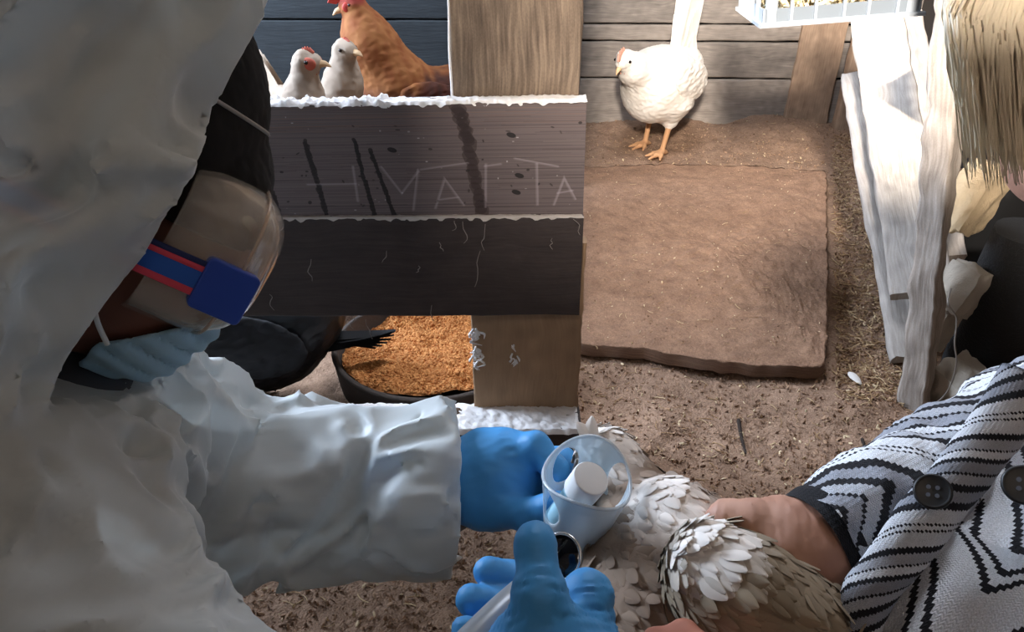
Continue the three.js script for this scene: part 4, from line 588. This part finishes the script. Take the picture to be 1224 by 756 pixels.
// gloves: nitrile hands
const nitrile = phys({ color: 0x4397d6, roughness: 0.55 });
{
  const A = (x, y, d) => at(x, y, d * 0.86);
  const palm = union([...chain([A(470, 584, 0.815), A(560, 575, 0.80), A(586, 571, 0.785), A(598, 568, 0.778)], [0.034, 0.032, 0.038, 0.032]), cone(A(585, 546, 0.78), A(602, 543, 0.775), 0.0216, 0.019), cone(A(580, 600, 0.775), A(600, 604, 0.77), 0.0216, 0.0185)], 0.018);
  const fingers = [chain([A(600, 540, 0.775), A(640, 534, 0.755), A(664, 562, 0.745), A(668, 582, 0.752)], [0.0137, 0.0120, 0.0104, 0.0087]), chain([A(625, 545, 0.785), A(672, 552, 0.785), A(700, 575, 0.775)], [0.0129, 0.0116, 0.0095]), chain([A(625, 565, 0.795), A(675, 585, 0.798), A(700, 602, 0.785)], [0.0129, 0.0112, 0.0091]), chain([A(620, 590, 0.795), A(660, 612, 0.795), A(685, 622, 0.785)], [0.0120, 0.0104, 0.0083]), chain([A(598, 606, 0.758), A(628, 615, 0.738), A(655, 608, 0.72), A(668, 600, 0.712)], [0.0158, 0.0129, 0.0112, 0.0087])].map((p) => union(p, 0.008));
  const wr = (x, y, z) => 0.0009 * (0.5 - Math.abs(N3(x * 30, y * 30, z * 90)));
  const f = (x, y, z) => { let d = palm(x, y, z); for (const g of fingers) d = smin(d, g(x, y, z), 0.012); return Math.abs(d) < 0.01 ? d - wr(x, y, z) : d; };
  const a = at(470, 640, 0.74), b = at(715, 500, 0.54);
  worldPart('glove', netsGeo(f, V(Math.min(a.x, b.x) - 0.03, 0.3, -0.78), V(Math.max(a.x, b.x) + 0.03, 0.6, -0.35), 0.0026), nitrile, worker).userData.label = 'blue nitrile glove behind the plastic cup';
}
{
  const A = (x, y, d) => at(x, y, d);
  const palm = union([...chain([A(610, 900, 0.41), A(652, 840, 0.425)], [0.034, 0.04]), cone(A(690, 800, 0.445), A(640, 800, 0.44), 0.028, 0.026), cone(A(650, 815, 0.42), A(652, 770, 0.425), 0.022, 0.017)], 0.03);
  const fs = [chain([A(652, 790, 0.424), A(645, 712, 0.424), A(640, 652, 0.438), A(640, 646, 0.441)], [0.0165, 0.0135, 0.0108, 0.0102]), chain([A(700, 790, 0.455), A(702, 712, 0.462), A(682, 716, 0.495), A(645, 706, 0.508)], [0.0165, 0.0142, 0.0115, 0.0105]),
    chain([A(680, 770, 0.485), A(660, 712, 0.515), A(618, 694, 0.525), A(584, 684, 0.52)], [0.0155, 0.013, 0.0115, 0.0105]), chain([A(662, 790, 0.485), A(640, 746, 0.51), A(600, 724, 0.51), A(563, 717, 0.503)], [0.0155, 0.0128, 0.0112, 0.0102]), chain([A(640, 815, 0.475), A(615, 784, 0.49), A(585, 764, 0.485), A(558, 755, 0.478)], [0.0145, 0.012, 0.0105, 0.0095])].map((p) => union(p, 0.008));
  // skin-tight rubber gathers into rings across the thumb joint
  const j0 = A(646, 720, 0.42), jd = A(640, 650, 0.438).sub(j0).normalize();
  const f = (x, y, z) => { let e = fs[0](x, y, z); for (let q = 1; q < 5; q++) e = smin(e, fs[q](x, y, z), 0.0025); let d = smin(palm(x, y, z), e, 0.014); if (Math.abs(d) < 0.01) { const s = (x - j0.x) * jd.x + (y - j0.y) * jd.y + (z - j0.z) * jd.z; d -= 0.0022 * (0.5 - Math.abs(N3(x * 22, y * 22, s * 190))) * sstep(0.028, 0.005, Math.abs(s - 0.002)) + 0.0007 * (0.5 - Math.abs(N3b(x * 50, y * 50, z * 50))); } return d; };
  worldPart('glove', netsGeo(f, A(640, 760, 0.46).add(V(-0.1, -0.16, -0.11)), A(640, 760, 0.46).add(V(0.1, 0.1, 0.13)), 0.0021), nitrile, worker).userData.label = 'blue nitrile glove gripping the grey handle';
}
// ---------------------------------------------------------------- plastic cup, capped tube, instrument
{
  const c = at(702, 572, 0.575), ax = V(0, 0, 0).addScaledVector(CX, 0.1).addScaledVector(CY, 0.76).addScaledVector(CZ, 0.64).normalize();
  const xr = CX.clone().addScaledVector(ax, -CX.dot(ax)).normalize(), zz = xr.clone().cross(ax), Mx = new THREE.Matrix4().makeBasis(xr, ax, zz).setPosition(c);
  const g = thing('plastic_cup', 'frosted clear plastic cup with oval cut-outs held between the two blue gloves', 'cup', c.clone());
  const rad = (y) => lerp(0.0245, 0.0335, clamp((y + 0.062) / 0.062, 0, 1));
  const f = (x, y, z) => { const r = Math.hypot(x, z), a = Math.atan2(x, z); const shell = Math.max(Math.abs(r - rad(y)) - 0.0012, -0.062 - y, y - 0.007 * Math.cos(a * 2 + 0.6) - 0.004); const base = Math.max(Math.abs(y + 0.061) - 0.0015, r - 0.025); let d = Math.min(shell, base); const hole = (ha, hy, wa, hh) => { let da = Math.atan2(Math.sin(a - ha), Math.cos(a - ha)); return (Math.hypot(da / wa, (y - hy) / hh) - 1) * 0.011; }; d = smax(d, -hole(-1.15, -0.02, 0.42, 0.02), 0.002); d = smax(d, -hole(1.9, -0.018, 0.42, 0.02), 0.002); d = smax(d, -hole(3.6, -0.02, 0.4, 0.018), 0.002); return d; };
  const geo = netsGeo(f, V(-0.042, -0.066, -0.042), V(0.042, 0.016, 0.042), 0.0009);
  geo.applyMatrix4(Mx); worldPart('shell', geo, phys({ color: 0xe3edf3, roughness: 0.4, transmission: 0.6, thickness: 0, ior: 1.45, side: THREE.DoubleSide }), g);
  const rimPts = []; for (let k = 0; k < 60; k++) { const a = k / 60 * 6.2832; rimPts.push(V(Math.sin(a) * 0.0338, 0.004 + 0.007 * Math.cos(a * 2 + 0.6), Math.cos(a) * 0.0338).applyMatrix4(Mx)); }
  worldPart('rim', new THREE.TubeGeometry(new THREE.CatmullRomCurve3(rimPts, true), 120, 0.0014, 6, true), phys({ color: 0xe8f0f6, roughness: 0.2, transmission: 0.5, thickness: 0 }), g);
  const t0 = V(-0.018, -0.056, 0.004).applyMatrix4(Mx), t1 = at(707, 571, 0.55), td = t1.clone().sub(t0).normalize(), q = new THREE.Quaternion().setFromUnitVectors(V(0, 1, 0), td);
  const tb = thing('sample_tube', 'white capped tube with pale blue label standing inside the clear plastic cup', 'tube', t0.clone()); tb.quaternion.copy(q); const L = t0.distanceTo(t1);
  const lathe = (p) => new THREE.LatheGeometry(p.map((v) => new THREE.Vector2(...v)), 40);
  part('tube', lathe([[0.0001, 0], [0.008, 0.001], [0.0105, 0.005], [0.0108, L - 0.02], [0.0001, L - 0.02]]), phys({ color: 0xd8e8f2, roughness: 0.15, transmission: 0.6, thickness: 0 }), tb);
  part('label', lathe([[0.0110, 0.008], [0.0112, 0.009], [0.0112, L - 0.026], [0.0110, L - 0.025]]), std({ color: 0x9fcfe2, roughness: 0.6 }), tb);
  part('cap', lathe([[0.0001, L - 0.022], [0.0125, L - 0.022], [0.0136, L - 0.0205], [0.0138, L - 0.002], [0.0128, L], [0.0001, L]]), std({ color: 0xf0f2f3, roughness: 0.45 }), tb);
}
{
  const c = at(671, 666, 0.5), n = V(0, 0, 0).addScaledVector(CX, -0.5).addScaledVector(CY, 0.35).addScaledVector(CZ, 0.8).normalize(), g = thing('instrument', 'hand instrument with dark round lens and grey handle gripped in the lower blue glove', 'instrument', c.clone());
  const q = new THREE.Quaternion().setFromUnitVectors(V(0, 0, 1), n);
  const head = new THREE.LatheGeometry([[0.0001, -0.008], [0.011, -0.008], [0.0145, -0.003], [0.015, 0.002]].map((v) => new THREE.Vector2(...v)), 40); head.rotateX(Math.PI / 2); head.applyQuaternion(q); part('housing', head, std({ color: 0x2a2b2d, roughness: 0.4 }), g);
  const ring = new THREE.TorusGeometry(0.0148, 0.0011, 10, 48); ring.translate(0, 0, 0.002); ring.applyQuaternion(q); part('ring', ring, std({ color: 0xc9c9c6, roughness: 0.25, metalness: 0.9 }), g);
  const disc = new THREE.SphereGeometry(0.03, 30, 12, 0, 6.2832, 0, 0.5); disc.rotateX(Math.PI / 2); disc.translate(0, 0, -0.0275); disc.applyQuaternion(q); part('lens', disc, phys({ color: 0x0b0c0e, roughness: 0.08, clearcoat: 0.5 }), g);
  worldPart('handle', tube([at(668, 674, 0.512), at(640, 696, 0.49), at(600, 733, 0.462), at(556, 778, 0.44), at(530, 806, 0.43)], [0.007, 0.0095, 0.0105, 0.0108, 0.0108], 20, 40), phys({ color: 0xa7adb2, roughness: 0.35, metalness: 0.2 }), g);
}
// ---------------------------------------------------------------- bird held between them
{
  const A = at, base = A(850, 690, 0.54);
  const g = thing('hen', 'buff cream hen held down in the bare hands of the striped cardigan woman', 'hen', base.clone());
  const bf = union([...chain([A(768, 650, 0.625), A(820, 700, 0.595), A(915, 745, 0.575), A(990, 785, 0.56)], [0.045, 0.07, 0.062, 0.03]), ell(A(750, 735, 0.60), 0.05, 0.06, 0.055), cone(A(770, 635, 0.63), A(752, 590, 0.64), 0.034, 0.024), cone(A(752, 590, 0.64), A(727, 552, 0.65), 0.022, 0.017), ball(A(720, 543, 0.65), 0.019), ball(A(800, 607, 0.585), 0.019), cone(A(780, 800, 0.56), A(860, 820, 0.55), 0.06, 0.06)], 0.03);
  const wing = union([...chain([A(838, 664, 0.525), A(880, 700, 0.515), A(945, 738, 0.508), A(1005, 757, 0.505)], [0.02, 0.03, 0.028, 0.012]), cone(A(850, 700, 0.525), A(930, 772, 0.51), 0.03, 0.028)], 0.025);
  const ft = (x, y, z) => 0.0022 * (0.5 - Math.abs(N3(x * 70, y * 70, z * 70))) + 0.0012 * N3b(x * 150, y * 150, z * 150);
  const cream = (x, y, z) => { const n = clamp(0.5 + 0.6 * N3(x * 25, y * 25, z * 25), 0, 1); let c = mixc(lin('#7d6857'), lin('#8e7b69'), n); const p = V(x, y, z); const w1 = Math.min(p.distanceTo(A(797, 605, 0.57)), p.distanceTo(A(720, 530, 0.64))); c = mixc(c, lin('#efe6dd'), sstep(0.045, 0.02, w1)); return c; };
  const creamW = (x, y, z) => { const n = clamp(0.5 + 0.6 * N3(x * 25, y * 25, z * 25), 0, 1), p = V(x, y, z); return mixc(mixc(lin('#84755f'), lin('#978873'), n), lin('#f2ebe3'), 0.9 * sstep(0.038, 0.02, p.distanceTo(A(838, 642, 0.505)))); };
  const lo = A(850, 690, 0.54).add(V(-0.2, -0.17, -0.2)), hi = A(850, 690, 0.54).add(V(0.2, 0.17, 0.2));
  const F = (u) => (x, y, z) => { const d = u(x, y, z); return Math.abs(d) < 0.012 ? d - ft(x, y, z) : d; };
  const bg = netsGeo(F(bf), lo, hi, 0.0036, cream), wg = netsGeo(F(wing), lo, hi, 0.003, creamW);
  const pm = std({ vertexColors: true, roughness: 0.9 });
  const cover = (geo, n, L, W, colf, lift) => { // small overlapping feathers lying back towards the tail
    const p = geo.attributes.position, nn = geo.attributes.normal, im = new THREE.InstancedMesh(featherGeo(L, W, 0.12, 0.75, 0.0003), std({ roughness: 0.9 }), n), o = new THREE.Matrix4(), col = new THREE.Color(), flow = A(1010, 760, 0.5).sub(A(745, 600, 0.58)).normalize();
    for (let i = 0; i < n; i++) { const k = Math.floor(rnd() * p.count), P = V(0, 0, 0).fromBufferAttribute(p, k), Nn = V(0, 0, 0).fromBufferAttribute(nn, k), f2 = flow.clone().add(V(rr(-0.35, 0.35), rr(-0.35, 0.35), rr(-0.35, 0.35))); f2.addScaledVector(Nn, -f2.dot(Nn)).normalize(); const x = Nn.clone().cross(f2).normalize(), z2 = f2.clone().addScaledVector(Nn, lift).normalize(), y = z2.clone().cross(x), s = rr(0.7, 1.2); o.makeBasis(x.multiplyScalar(s), y.multiplyScalar(s), z2.multiplyScalar(s)).setPosition(P.addScaledVector(Nn, -0.0006).sub(base)); im.setMatrixAt(i, o); const c = colf(p.getX(k), p.getY(k), p.getZ(k)), b = rr(0.88, 1.1); im.setColorAt(i, col.setRGB(c[0] * b, c[1] * b, c[2] * b)); }
    im.name = 'plumage'; im.userData.kind = 'stuff'; g.add(im);
  };
  cover(bg, 9000, 0.016, 0.0105, cream, 0.0); cover(wg, 5000, 0.018, 0.011, creamW, -0.01);
  worldPart('body', bg, pm, g); worldPart('wing', wg, pm, g);
  const wm = [std({ color: 0x8f816d, roughness: 0.85 }), std({ color: 0x9c8e7b, roughness: 0.85 }), std({ color: 0x7d6f5e, roughness: 0.85 })];
  for (let k = 0; k < 11; k++) { const t = k / 10, r0 = A(lerp(865, 900, t), lerp(690, 768, t), 0.5), tip = A(lerp(1010, 985, t), lerp(740, 800, t), 0.492 - 0.004 * (k % 2)), d = tip.clone().sub(r0), L = d.length(); d.normalize(); const up = CZ.clone().addScaledVector(CY, 0.5), x = up.clone().cross(d).normalize(), y = d.clone().cross(x), f = featherGeo(L, 0.026, 0.03, 0.42, 0.0008); f.applyMatrix4(new THREE.Matrix4().makeBasis(x, y, d).setPosition(r0)); worldPart('wing_feather', f, wm[k % 3], g); }
  const tuft = (px, py, d, n, L, W, dir, sp, c) => { for (let k = 0; k < n; k++) { const dd = V(0, 0, 0).addScaledVector(CX, dir[0] + rr(-sp, sp)).addScaledVector(CY, dir[1] + rr(-sp, sp)).addScaledVector(CZ, rr(-0.2, 0.05)).normalize(), x = CZ.clone().addScaledVector(CY, 0.6).cross(dd).normalize(), y = dd.clone().cross(x), f = featherGeo(L * rr(0.8, 1.1), W, 0.2, 0.6, 0.0006); f.applyMatrix4(new THREE.Matrix4().makeBasis(x, y, dd).setPosition(A(px + rr(-14, 14), py + rr(-8, 8), d))); worldPart('white_feather', f, c, g); } };
  const wf = std({ color: 0xeee5db, roughness: 0.85 });
  tuft(716, 532, 0.632, 6, 0.018, 0.013, [-0.3, 1], 0.4, wf);
}
// ---------------------------------------------------------------- woman in the patterned cardigan
const woman = thing('person', 'woman with loose blond hair in a black and white zigzag cardigan holding the hen', 'person', V(0.4, 0, -0.4));
{
  const A = at, HW = frame(A(1368, 52, 0.45), [-0.75, -0.62, 0.05], [-0.62, 0.75, 0.1]);
  const skin = lin('#b88c76'), redder = lin('#9c6c58');
  const sk = (x, y, z) => mixc(skin, redder, clamp(0.5 + 0.7 * N3(x * 28, y * 28, z * 28), 0, 1) * 0.6);
  const head = netsGeo(headF, V(-0.105, -0.22, -0.16), V(0.105, 0.14, 0.13), 0.0035, sk); head.applyMatrix4(HW);
  // right hand over the bird, wrist in the cuff
  const palm = union([...chain([A(1060, 645, 0.565), A(985, 656, 0.55), A(938, 655, 0.548)], [0.029, 0.0265, 0.028]), cone(A(925, 637, 0.55), A(905, 638, 0.55), 0.018, 0.015), cone(A(930, 672, 0.545), A(905, 668, 0.55), 0.024, 0.02)], 0.03);
  const fs = [chain([A(930, 632, 0.545), A(895, 620, 0.543), A(868, 618, 0.548), A(850, 628, 0.556)], [0.015, 0.0122, 0.0108, 0.0085]), chain([A(905, 632, 0.56), A(865, 634, 0.58), A(835, 650, 0.6)], [0.013, 0.0115, 0.0095]), chain([A(905, 650, 0.565), A(870, 660, 0.59), A(845, 680, 0.61)], [0.013, 0.0115, 0.0095]), chain([A(905, 670, 0.565), A(880, 690, 0.59), A(860, 715, 0.605)], [0.0125, 0.011, 0.009]), chain([A(915, 685, 0.56), A(895, 712, 0.575), A(882, 735, 0.585)], [0.011, 0.0095, 0.008])].map((p) => union(p, 0.008));
  const creases = (x, y, z) => 0.0014 * (0.5 - Math.abs(N3(x * 120, y * 35, z * 35)));
  const hf = (x, y, z) => { let d = palm(x, y, z); for (const q of fs) d = smin(d, q(x, y, z), 0.01); return Math.abs(d) < 0.008 ? d - creases(x, y, z) : d; };
  const c1 = A(930, 660, 0.56), hand = netsGeo(hf, c1.clone().add(V(-0.09, -0.1, -0.1)), c1.clone().add(V(0.115, 0.1, 0.1)), 0.0024, sk);
  // left hand under the bird: its fingertips show below the wing
  const lp = union(chain([A(1040, 960, 0.43), A(930, 870, 0.45), A(880, 835, 0.455)], [0.03, 0.032, 0.034]), 0.03);
  const lf = [chain([A(868, 830, 0.452), A(838, 790, 0.462), A(818, 760, 0.478)], [0.014, 0.0125, 0.0105]), chain([A(855, 825, 0.452), A(812, 790, 0.462), A(785, 770, 0.48)], [0.014, 0.0125, 0.0105]), chain([A(850, 840, 0.455), A(800, 815, 0.465), A(770, 800, 0.482)], [0.0135, 0.012, 0.01]), chain([A(850, 860, 0.455), A(805, 845, 0.465), A(775, 835, 0.48)], [0.012, 0.0105, 0.009]), chain([A(910, 850, 0.44), A(905, 820, 0.445), A(898, 795, 0.455)], [0.016, 0.0135, 0.011])].map((p) => union(p, 0.008));
  const lfF = (x, y, z) => { let d = lp(x, y, z); for (const q of lf) d = smin(d, q(x, y, z), 0.009); return d; };
  const c2 = A(880, 840, 0.455), lhand = netsGeo(lfF, c2.clone().add(V(-0.09, -0.1, -0.08)), c2.clone().add(V(0.13, 0.1, 0.1)), 0.0026, (x, y, z) => mixc(lin('#b5765f'), lin('#9c5c48'), clamp(0.5 + N3(x * 40, y * 40, z * 40), 0, 1) * 0.5));
  const core = union([...chain([V(0, -0.15, -0.06).applyMatrix4(HW), A(1600, 440, 0.58), A(1430, 620, 0.63), A(1290, 850, 0.6), V(0.62, 0.3, -0.3)], [0.055, 0.075, 0.1, 0.11, 0.12]), ...chain([A(1250, 500, 0.66), A(1150, 570, 0.61), A(1060, 640, 0.565)], [0.04, 0.034, 0.028]), ...chain([A(1420, 700, 0.47), A(1260, 1050, 0.42), A(1040, 960, 0.43)], [0.04, 0.034, 0.029]), ...chain([V(0.6, 0.3, -0.42), V(0.3, 0.1, -0.5), V(0.62, 0.07, -0.52)], [0.09, 0.06, 0.05]), ...chain([V(0.62, 0.3, -0.2), V(0.32, 0.1, -0.14), V(0.64, 0.07, -0.16)], [0.09, 0.06, 0.05])], 0.04);
  const cb = netsGeo(core, V(0.1, 0, -0.75), V(0.85, 0.9, 0.1), 0.011, sk);
  worldPart('body', mergeGeometries([cb, head, hand, lhand]), skinMat(0xffffff), woman);
  for (const s of [-1, 1]) { const e = new THREE.SphereGeometry(0.0115, 16, 12); e.translate(s * 0.031, 0.002, 0.0795); e.applyMatrix4(HW); worldPart('eye', e, M.eye, woman); }
  // trousers
  const tr = union([...chain([V(0.62, 0.34, -0.3), V(0.6, 0.3, -0.42), V(0.3, 0.11, -0.5), V(0.64, 0.085, -0.53)], [0.14, 0.115, 0.08, 0.062]), ...chain([V(0.62, 0.3, -0.2), V(0.32, 0.11, -0.14), V(0.66, 0.085, -0.17)], [0.115, 0.08, 0.062])], 0.04);
  worldPart('trousers', netsGeo((x, y, z) => { const d = tr(x, y, z); return Math.abs(d) < 0.03 ? d - 0.4 * crumple(x, y, z) : d; }, V(0.1, 0, -0.7), V(0.85, 0.55, 0.05), 0.009), std({ color: 0x1b1d24, roughness: 0.9 }), woman);
  // knitted zigzag cardigan
  const bands = [[6, 0], [20, 2], [23, 0], [36, 1], [45, 0], [59, 2], [69, 0], [87, 3], [89, 0], [95, 3], [97, 0], [116, 3], [124, 0], [138, 1], [140, 0], [150, 3]], cols = [[20, 21, 28], [186, 190, 198], [158, 162, 172], [234, 238, 244]];
  const knitOf = (bands) => dataTex(768, 1024, (u, v, px, py) => { const cell = 768 / 64, cu = Math.floor(px / cell), rowH = 1024 / 140, st = Math.floor(py / rowH); const tri = Math.abs((cu + 0.5) / 64 - 0.5) * 2; let s = (st / 140 * 150 + tri * 84) % 150; let b = bands.find(([e]) => s < e) || bands[bands.length - 1]; const c = cols[b[1]], n = 0.94 + 0.1 * N3b(px * 0.2, py * 0.2, 1); return [c[0] * n, c[1] * n, c[2] * n]; }, true);
  const knit = knitOf(bands), knitFront = knitOf([[6, 0], [15, 3], [21, 0], [46, 3], [60, 0], [72, 1], [78, 0], [100, 3], [106, 0], [114, 3], [120, 0], [150, 3]]);
  const knitB = dataTex(256, 256, (u, v) => { const a = Math.abs(((u * 16) % 1) - 0.5) * 2, w = ((v * 24 + a * 0.8) % 1), g = 90 + 120 * Math.sin(w * Math.PI) * (0.5 + 0.5 * a) + 20 * tileNoise(u, v, 60, 60, 3); return [g, g, g]; });
  const kt = (ru, rv, ou, ov, src = knit) => { const a = src.clone(), b = knitB.clone(); a.repeat.set(ru, rv); a.offset.set(ou, ov); b.repeat.set(ru * 2.75, rv * 4.2); a.needsUpdate = b.needsUpdate = true; return phys({ map: a, bumpMap: b, bumpScale: 0.0016, roughness: 0.95, sheen: 0.3, sheenRoughness: 0.8 }); };
  // limb of cloth: u runs around (metres), v along (metres), cross-section squeezed, surface wrinkled
  const cloth = (pts, radii, { seg = 90, sides = 64, flat = 1, side = CZ, wr = 0.006, u0 = 0, open = false } = {}) => { const cu = new THREE.CatmullRomCurve3(pts), len = cu.getLength(), pos = [], uv = [], idx = []; for (let i = 0; i <= seg; i++) { const t = i / seg, c = cu.getPointAt(t), tn = cu.getTangentAt(t), b = side.clone().addScaledVector(tn, -side.dot(tn)).normalize(), a = tn.clone().cross(b), x = t * (radii.length - 1), k = Math.min(radii.length - 2, Math.floor(x)), r = lerp(radii[k], radii[k + 1], sstep(0, 1, x - k)); for (let j = 0; j <= sides; j++) { const an = j / sides * 6.2832, p = c.clone().addScaledVector(b, Math.cos(an) * r * flat).addScaledVector(a, Math.sin(an) * r), d = V(0, 0, 0).addScaledVector(b, Math.cos(an)).addScaledVector(a, Math.sin(an)); const w = wr * ((0.55 - Math.abs(N3(p.x * 10, p.y * 10, p.z * 10))) + 0.45 * (0.5 - Math.abs(N3b(p.x * 24, p.y * 24, p.z * 24)))); p.addScaledVector(d, w); pos.push(p.x, p.y, p.z); uv.push(u0 + (an - Math.PI) * radii[0], t * len); } } for (let i = 0; i < seg; i++) for (let j = 0; j < sides; j++) { const q = i * (sides + 1) + j, q2 = q + sides + 1; idx.push(q, q + 1, q2, q2, q + 1, q2 + 1); } if (!open) for (const e of [0, seg]) { const q = pos.length / 3, p = cu.getPoint(e / seg); pos.push(p.x, p.y, p.z); uv.push(0, 0); for (let j = 0; j < sides; j++) { const k = e * (sides + 1) + j; e ? idx.push(q, k + 1, k) : idx.push(q, k, k + 1); } } return finish(pos, idx, uv); };
  const sl = [A(978, 648, 0.552), A(1030, 618, 0.565), A(1090, 590, 0.585), A(1165, 545, 0.62), A(1250, 510, 0.66)];
  const sleeve = cloth(sl, [0.039, 0.042, 0.046, 0.052, 0.062], { wr: 0.009, open: true, side: CZ.clone().negate() });
  worldPart('sleeve', sleeve, kt(1 / 0.16, 1 / 0.15, 0.66, -0.02), woman);
  const blackKnit = phys({ color: 0x0d0e14, roughness: 0.95, sheen: 0.3, bumpMap: (() => { const b = knitB.clone(); b.repeat.set(16, 24); b.needsUpdate = true; return b; })(), bumpScale: 0.0015 });
  worldPart('cuff', cloth([A(968, 653, 0.55), A(990, 641, 0.555)], [0.0385, 0.0405], { seg: 10, wr: 0.003, open: true }), blackKnit, woman);
  worldPart('sleeve', cloth([A(1060, 985, 0.425), A(1260, 1050, 0.42), A(1420, 700, 0.47)], [0.05, 0.06, 0.072], { wr: 0.008 }), kt(1 / 0.15, 1 / 0.15, 0.1, 0.1), woman);
  const tor = [A(1690, 345, 0.54), A(1580, 470, 0.6), A(1425, 612, 0.63), A(1246, 798, 0.59), A(1190, 905, 0.57), A(1140, 1060, 0.6)];
  worldPart('cardigan_front', cloth(tor, [0.075, 0.125, 0.155, 0.16, 0.16, 0.17], { seg: 120, sides: 110, wr: 0.012, side: CZ.clone().negate() }), kt(1 / 0.075, 1 / 0.13, 0.5, 0.2, knitFront), woman);
  // button band along the front edge with round buttons
  const edge = [[1222, 452, 0.53], [1196, 505, 0.52], [1150, 568, 0.508], [1105, 622, 0.50], [1066, 672, 0.497], [1030, 730, 0.495], [1005, 790, 0.495]].map((v) => A(...v));
  worldPart('button_band', cloth(edge, [0.017, 0.018, 0.018, 0.017, 0.016], { seg: 70, sides: 24, flat: 0.55, wr: 0.003, side: CZ.clone().negate() }), kt(1 / 0.12, 1 / 0.1, 0.25, 0), woman);
  const btn = (px, py, d, r) => { const pr = [[0.0001, -0.002], [r * 0.96, -0.002], [r, 0], [r * 0.97, 0.0022], [r * 0.84, 0.0026], [r * 0.76, 0.0012], [0.0001, 0.0009]].map((v) => new THREE.Vector2(...v)), b = new THREE.LatheGeometry(pr, 40), kn = []; b.rotateX(Math.PI / 2); for (const [sx, sy] of [[-1, -1], [1, -1], [-1, 1], [1, 1]]) { const h = new THREE.CylinderGeometry(r * 0.12, r * 0.12, 0.001, 10); h.rotateX(Math.PI / 2); h.translate(sx * r * 0.22, sy * r * 0.22, 0.0013); kn.push(h); } const n = V(0, 0, 0).addScaledVector(CX, -0.45).addScaledVector(CY, 0.35).addScaledVector(CZ, 0.82).normalize(), m4 = new THREE.Matrix4().makeRotationFromQuaternion(new THREE.Quaternion().setFromUnitVectors(V(0, 0, 1), n)).setPosition(A(px, py, d)); b.applyMatrix4(m4); const o = worldPart('button', b, std({ color: 0x08090b, roughness: 0.45 }), woman); const hh = mergeGeometries(kn); hh.applyMatrix4(m4); hh.translate(-woman.position.x, -woman.position.y, -woman.position.z); part('button_hole', hh, std({ color: 0x4a4d55, roughness: 0.6 }), o); };
  btn(1115, 588, 0.484, 0.0115); btn(1224, 580, 0.47, 0.0125);
  // hair: strands falling from the crown past the brow
  const gs = [], r = mul(404);
  for (let i = 0; i < 3200; i++) {
    const t = r(), fr = r() < 0.1, rootA = V((r() - 0.5) * 0.13, 0.125 + 0.015 * r(), -0.02 + r() * 0.05).applyMatrix4(HW);
    const ex = fr ? lerp(1155, 1232, r()) : lerp(1142, 1310, t), ey = fr ? lerp(175, 235, r()) * (0.8 + 0.2 * t) : lerp(118, 195, clamp((ex - 1145) / 70, 0, 1)) * (0.75 + 0.3 * r()), d = lerp(0.365, 0.415, r());
    const mid = A(lerp((rootA.x / 1, ex), ex, 1) + (r() - 0.5) * 12 - 10, lerp(-100, ey, 0.55), d - 0.012), mid2 = A(ex + (r() - 0.5) * 10 - 5, lerp(-100, ey, 0.82), d - 0.006);
    gs.push(tube([rootA, mid, mid2, A(ex + (r() - 0.5) * 6, ey, d)], fr ? [0.0007, 0.0005, 0.0002] : [0.0008, 0.0008, 0.0003], 3, 6));
  }
  const hair = worldPart('hair', mergeGeometries(gs), phys({ color: 0xe2d3b8, roughness: 0.55, sheen: 0.3 }), woman); hair.userData.kind = 'stuff';
  const hb = union([ell(V(0, 0.035, -0.025), 0.088, 0.108, 0.105), cone(V(0, -0.02, -0.09), V(0, -0.14, -0.1), 0.06, 0.05)], 0.03);
  const hg = netsGeo((x, y, z) => Math.max(hb(x, y, z) - 0.003 * N3(x * 60, y * 12, z * 60), z - 0.055 + Math.max(0, 0.02 - y) * 0.9), V(-0.11, -0.2, -0.17), V(0.11, 0.16, 0.1), 0.004); hg.applyMatrix4(HW); worldPart('hair_crown', hg, std({ color: 0xcbb998, roughness: 0.6 }), woman);
}
scene.traverse((o) => { if (o.isMesh) { o.castShadow = true; o.receiveShadow = true; } });
renderer.render(scene, camera);
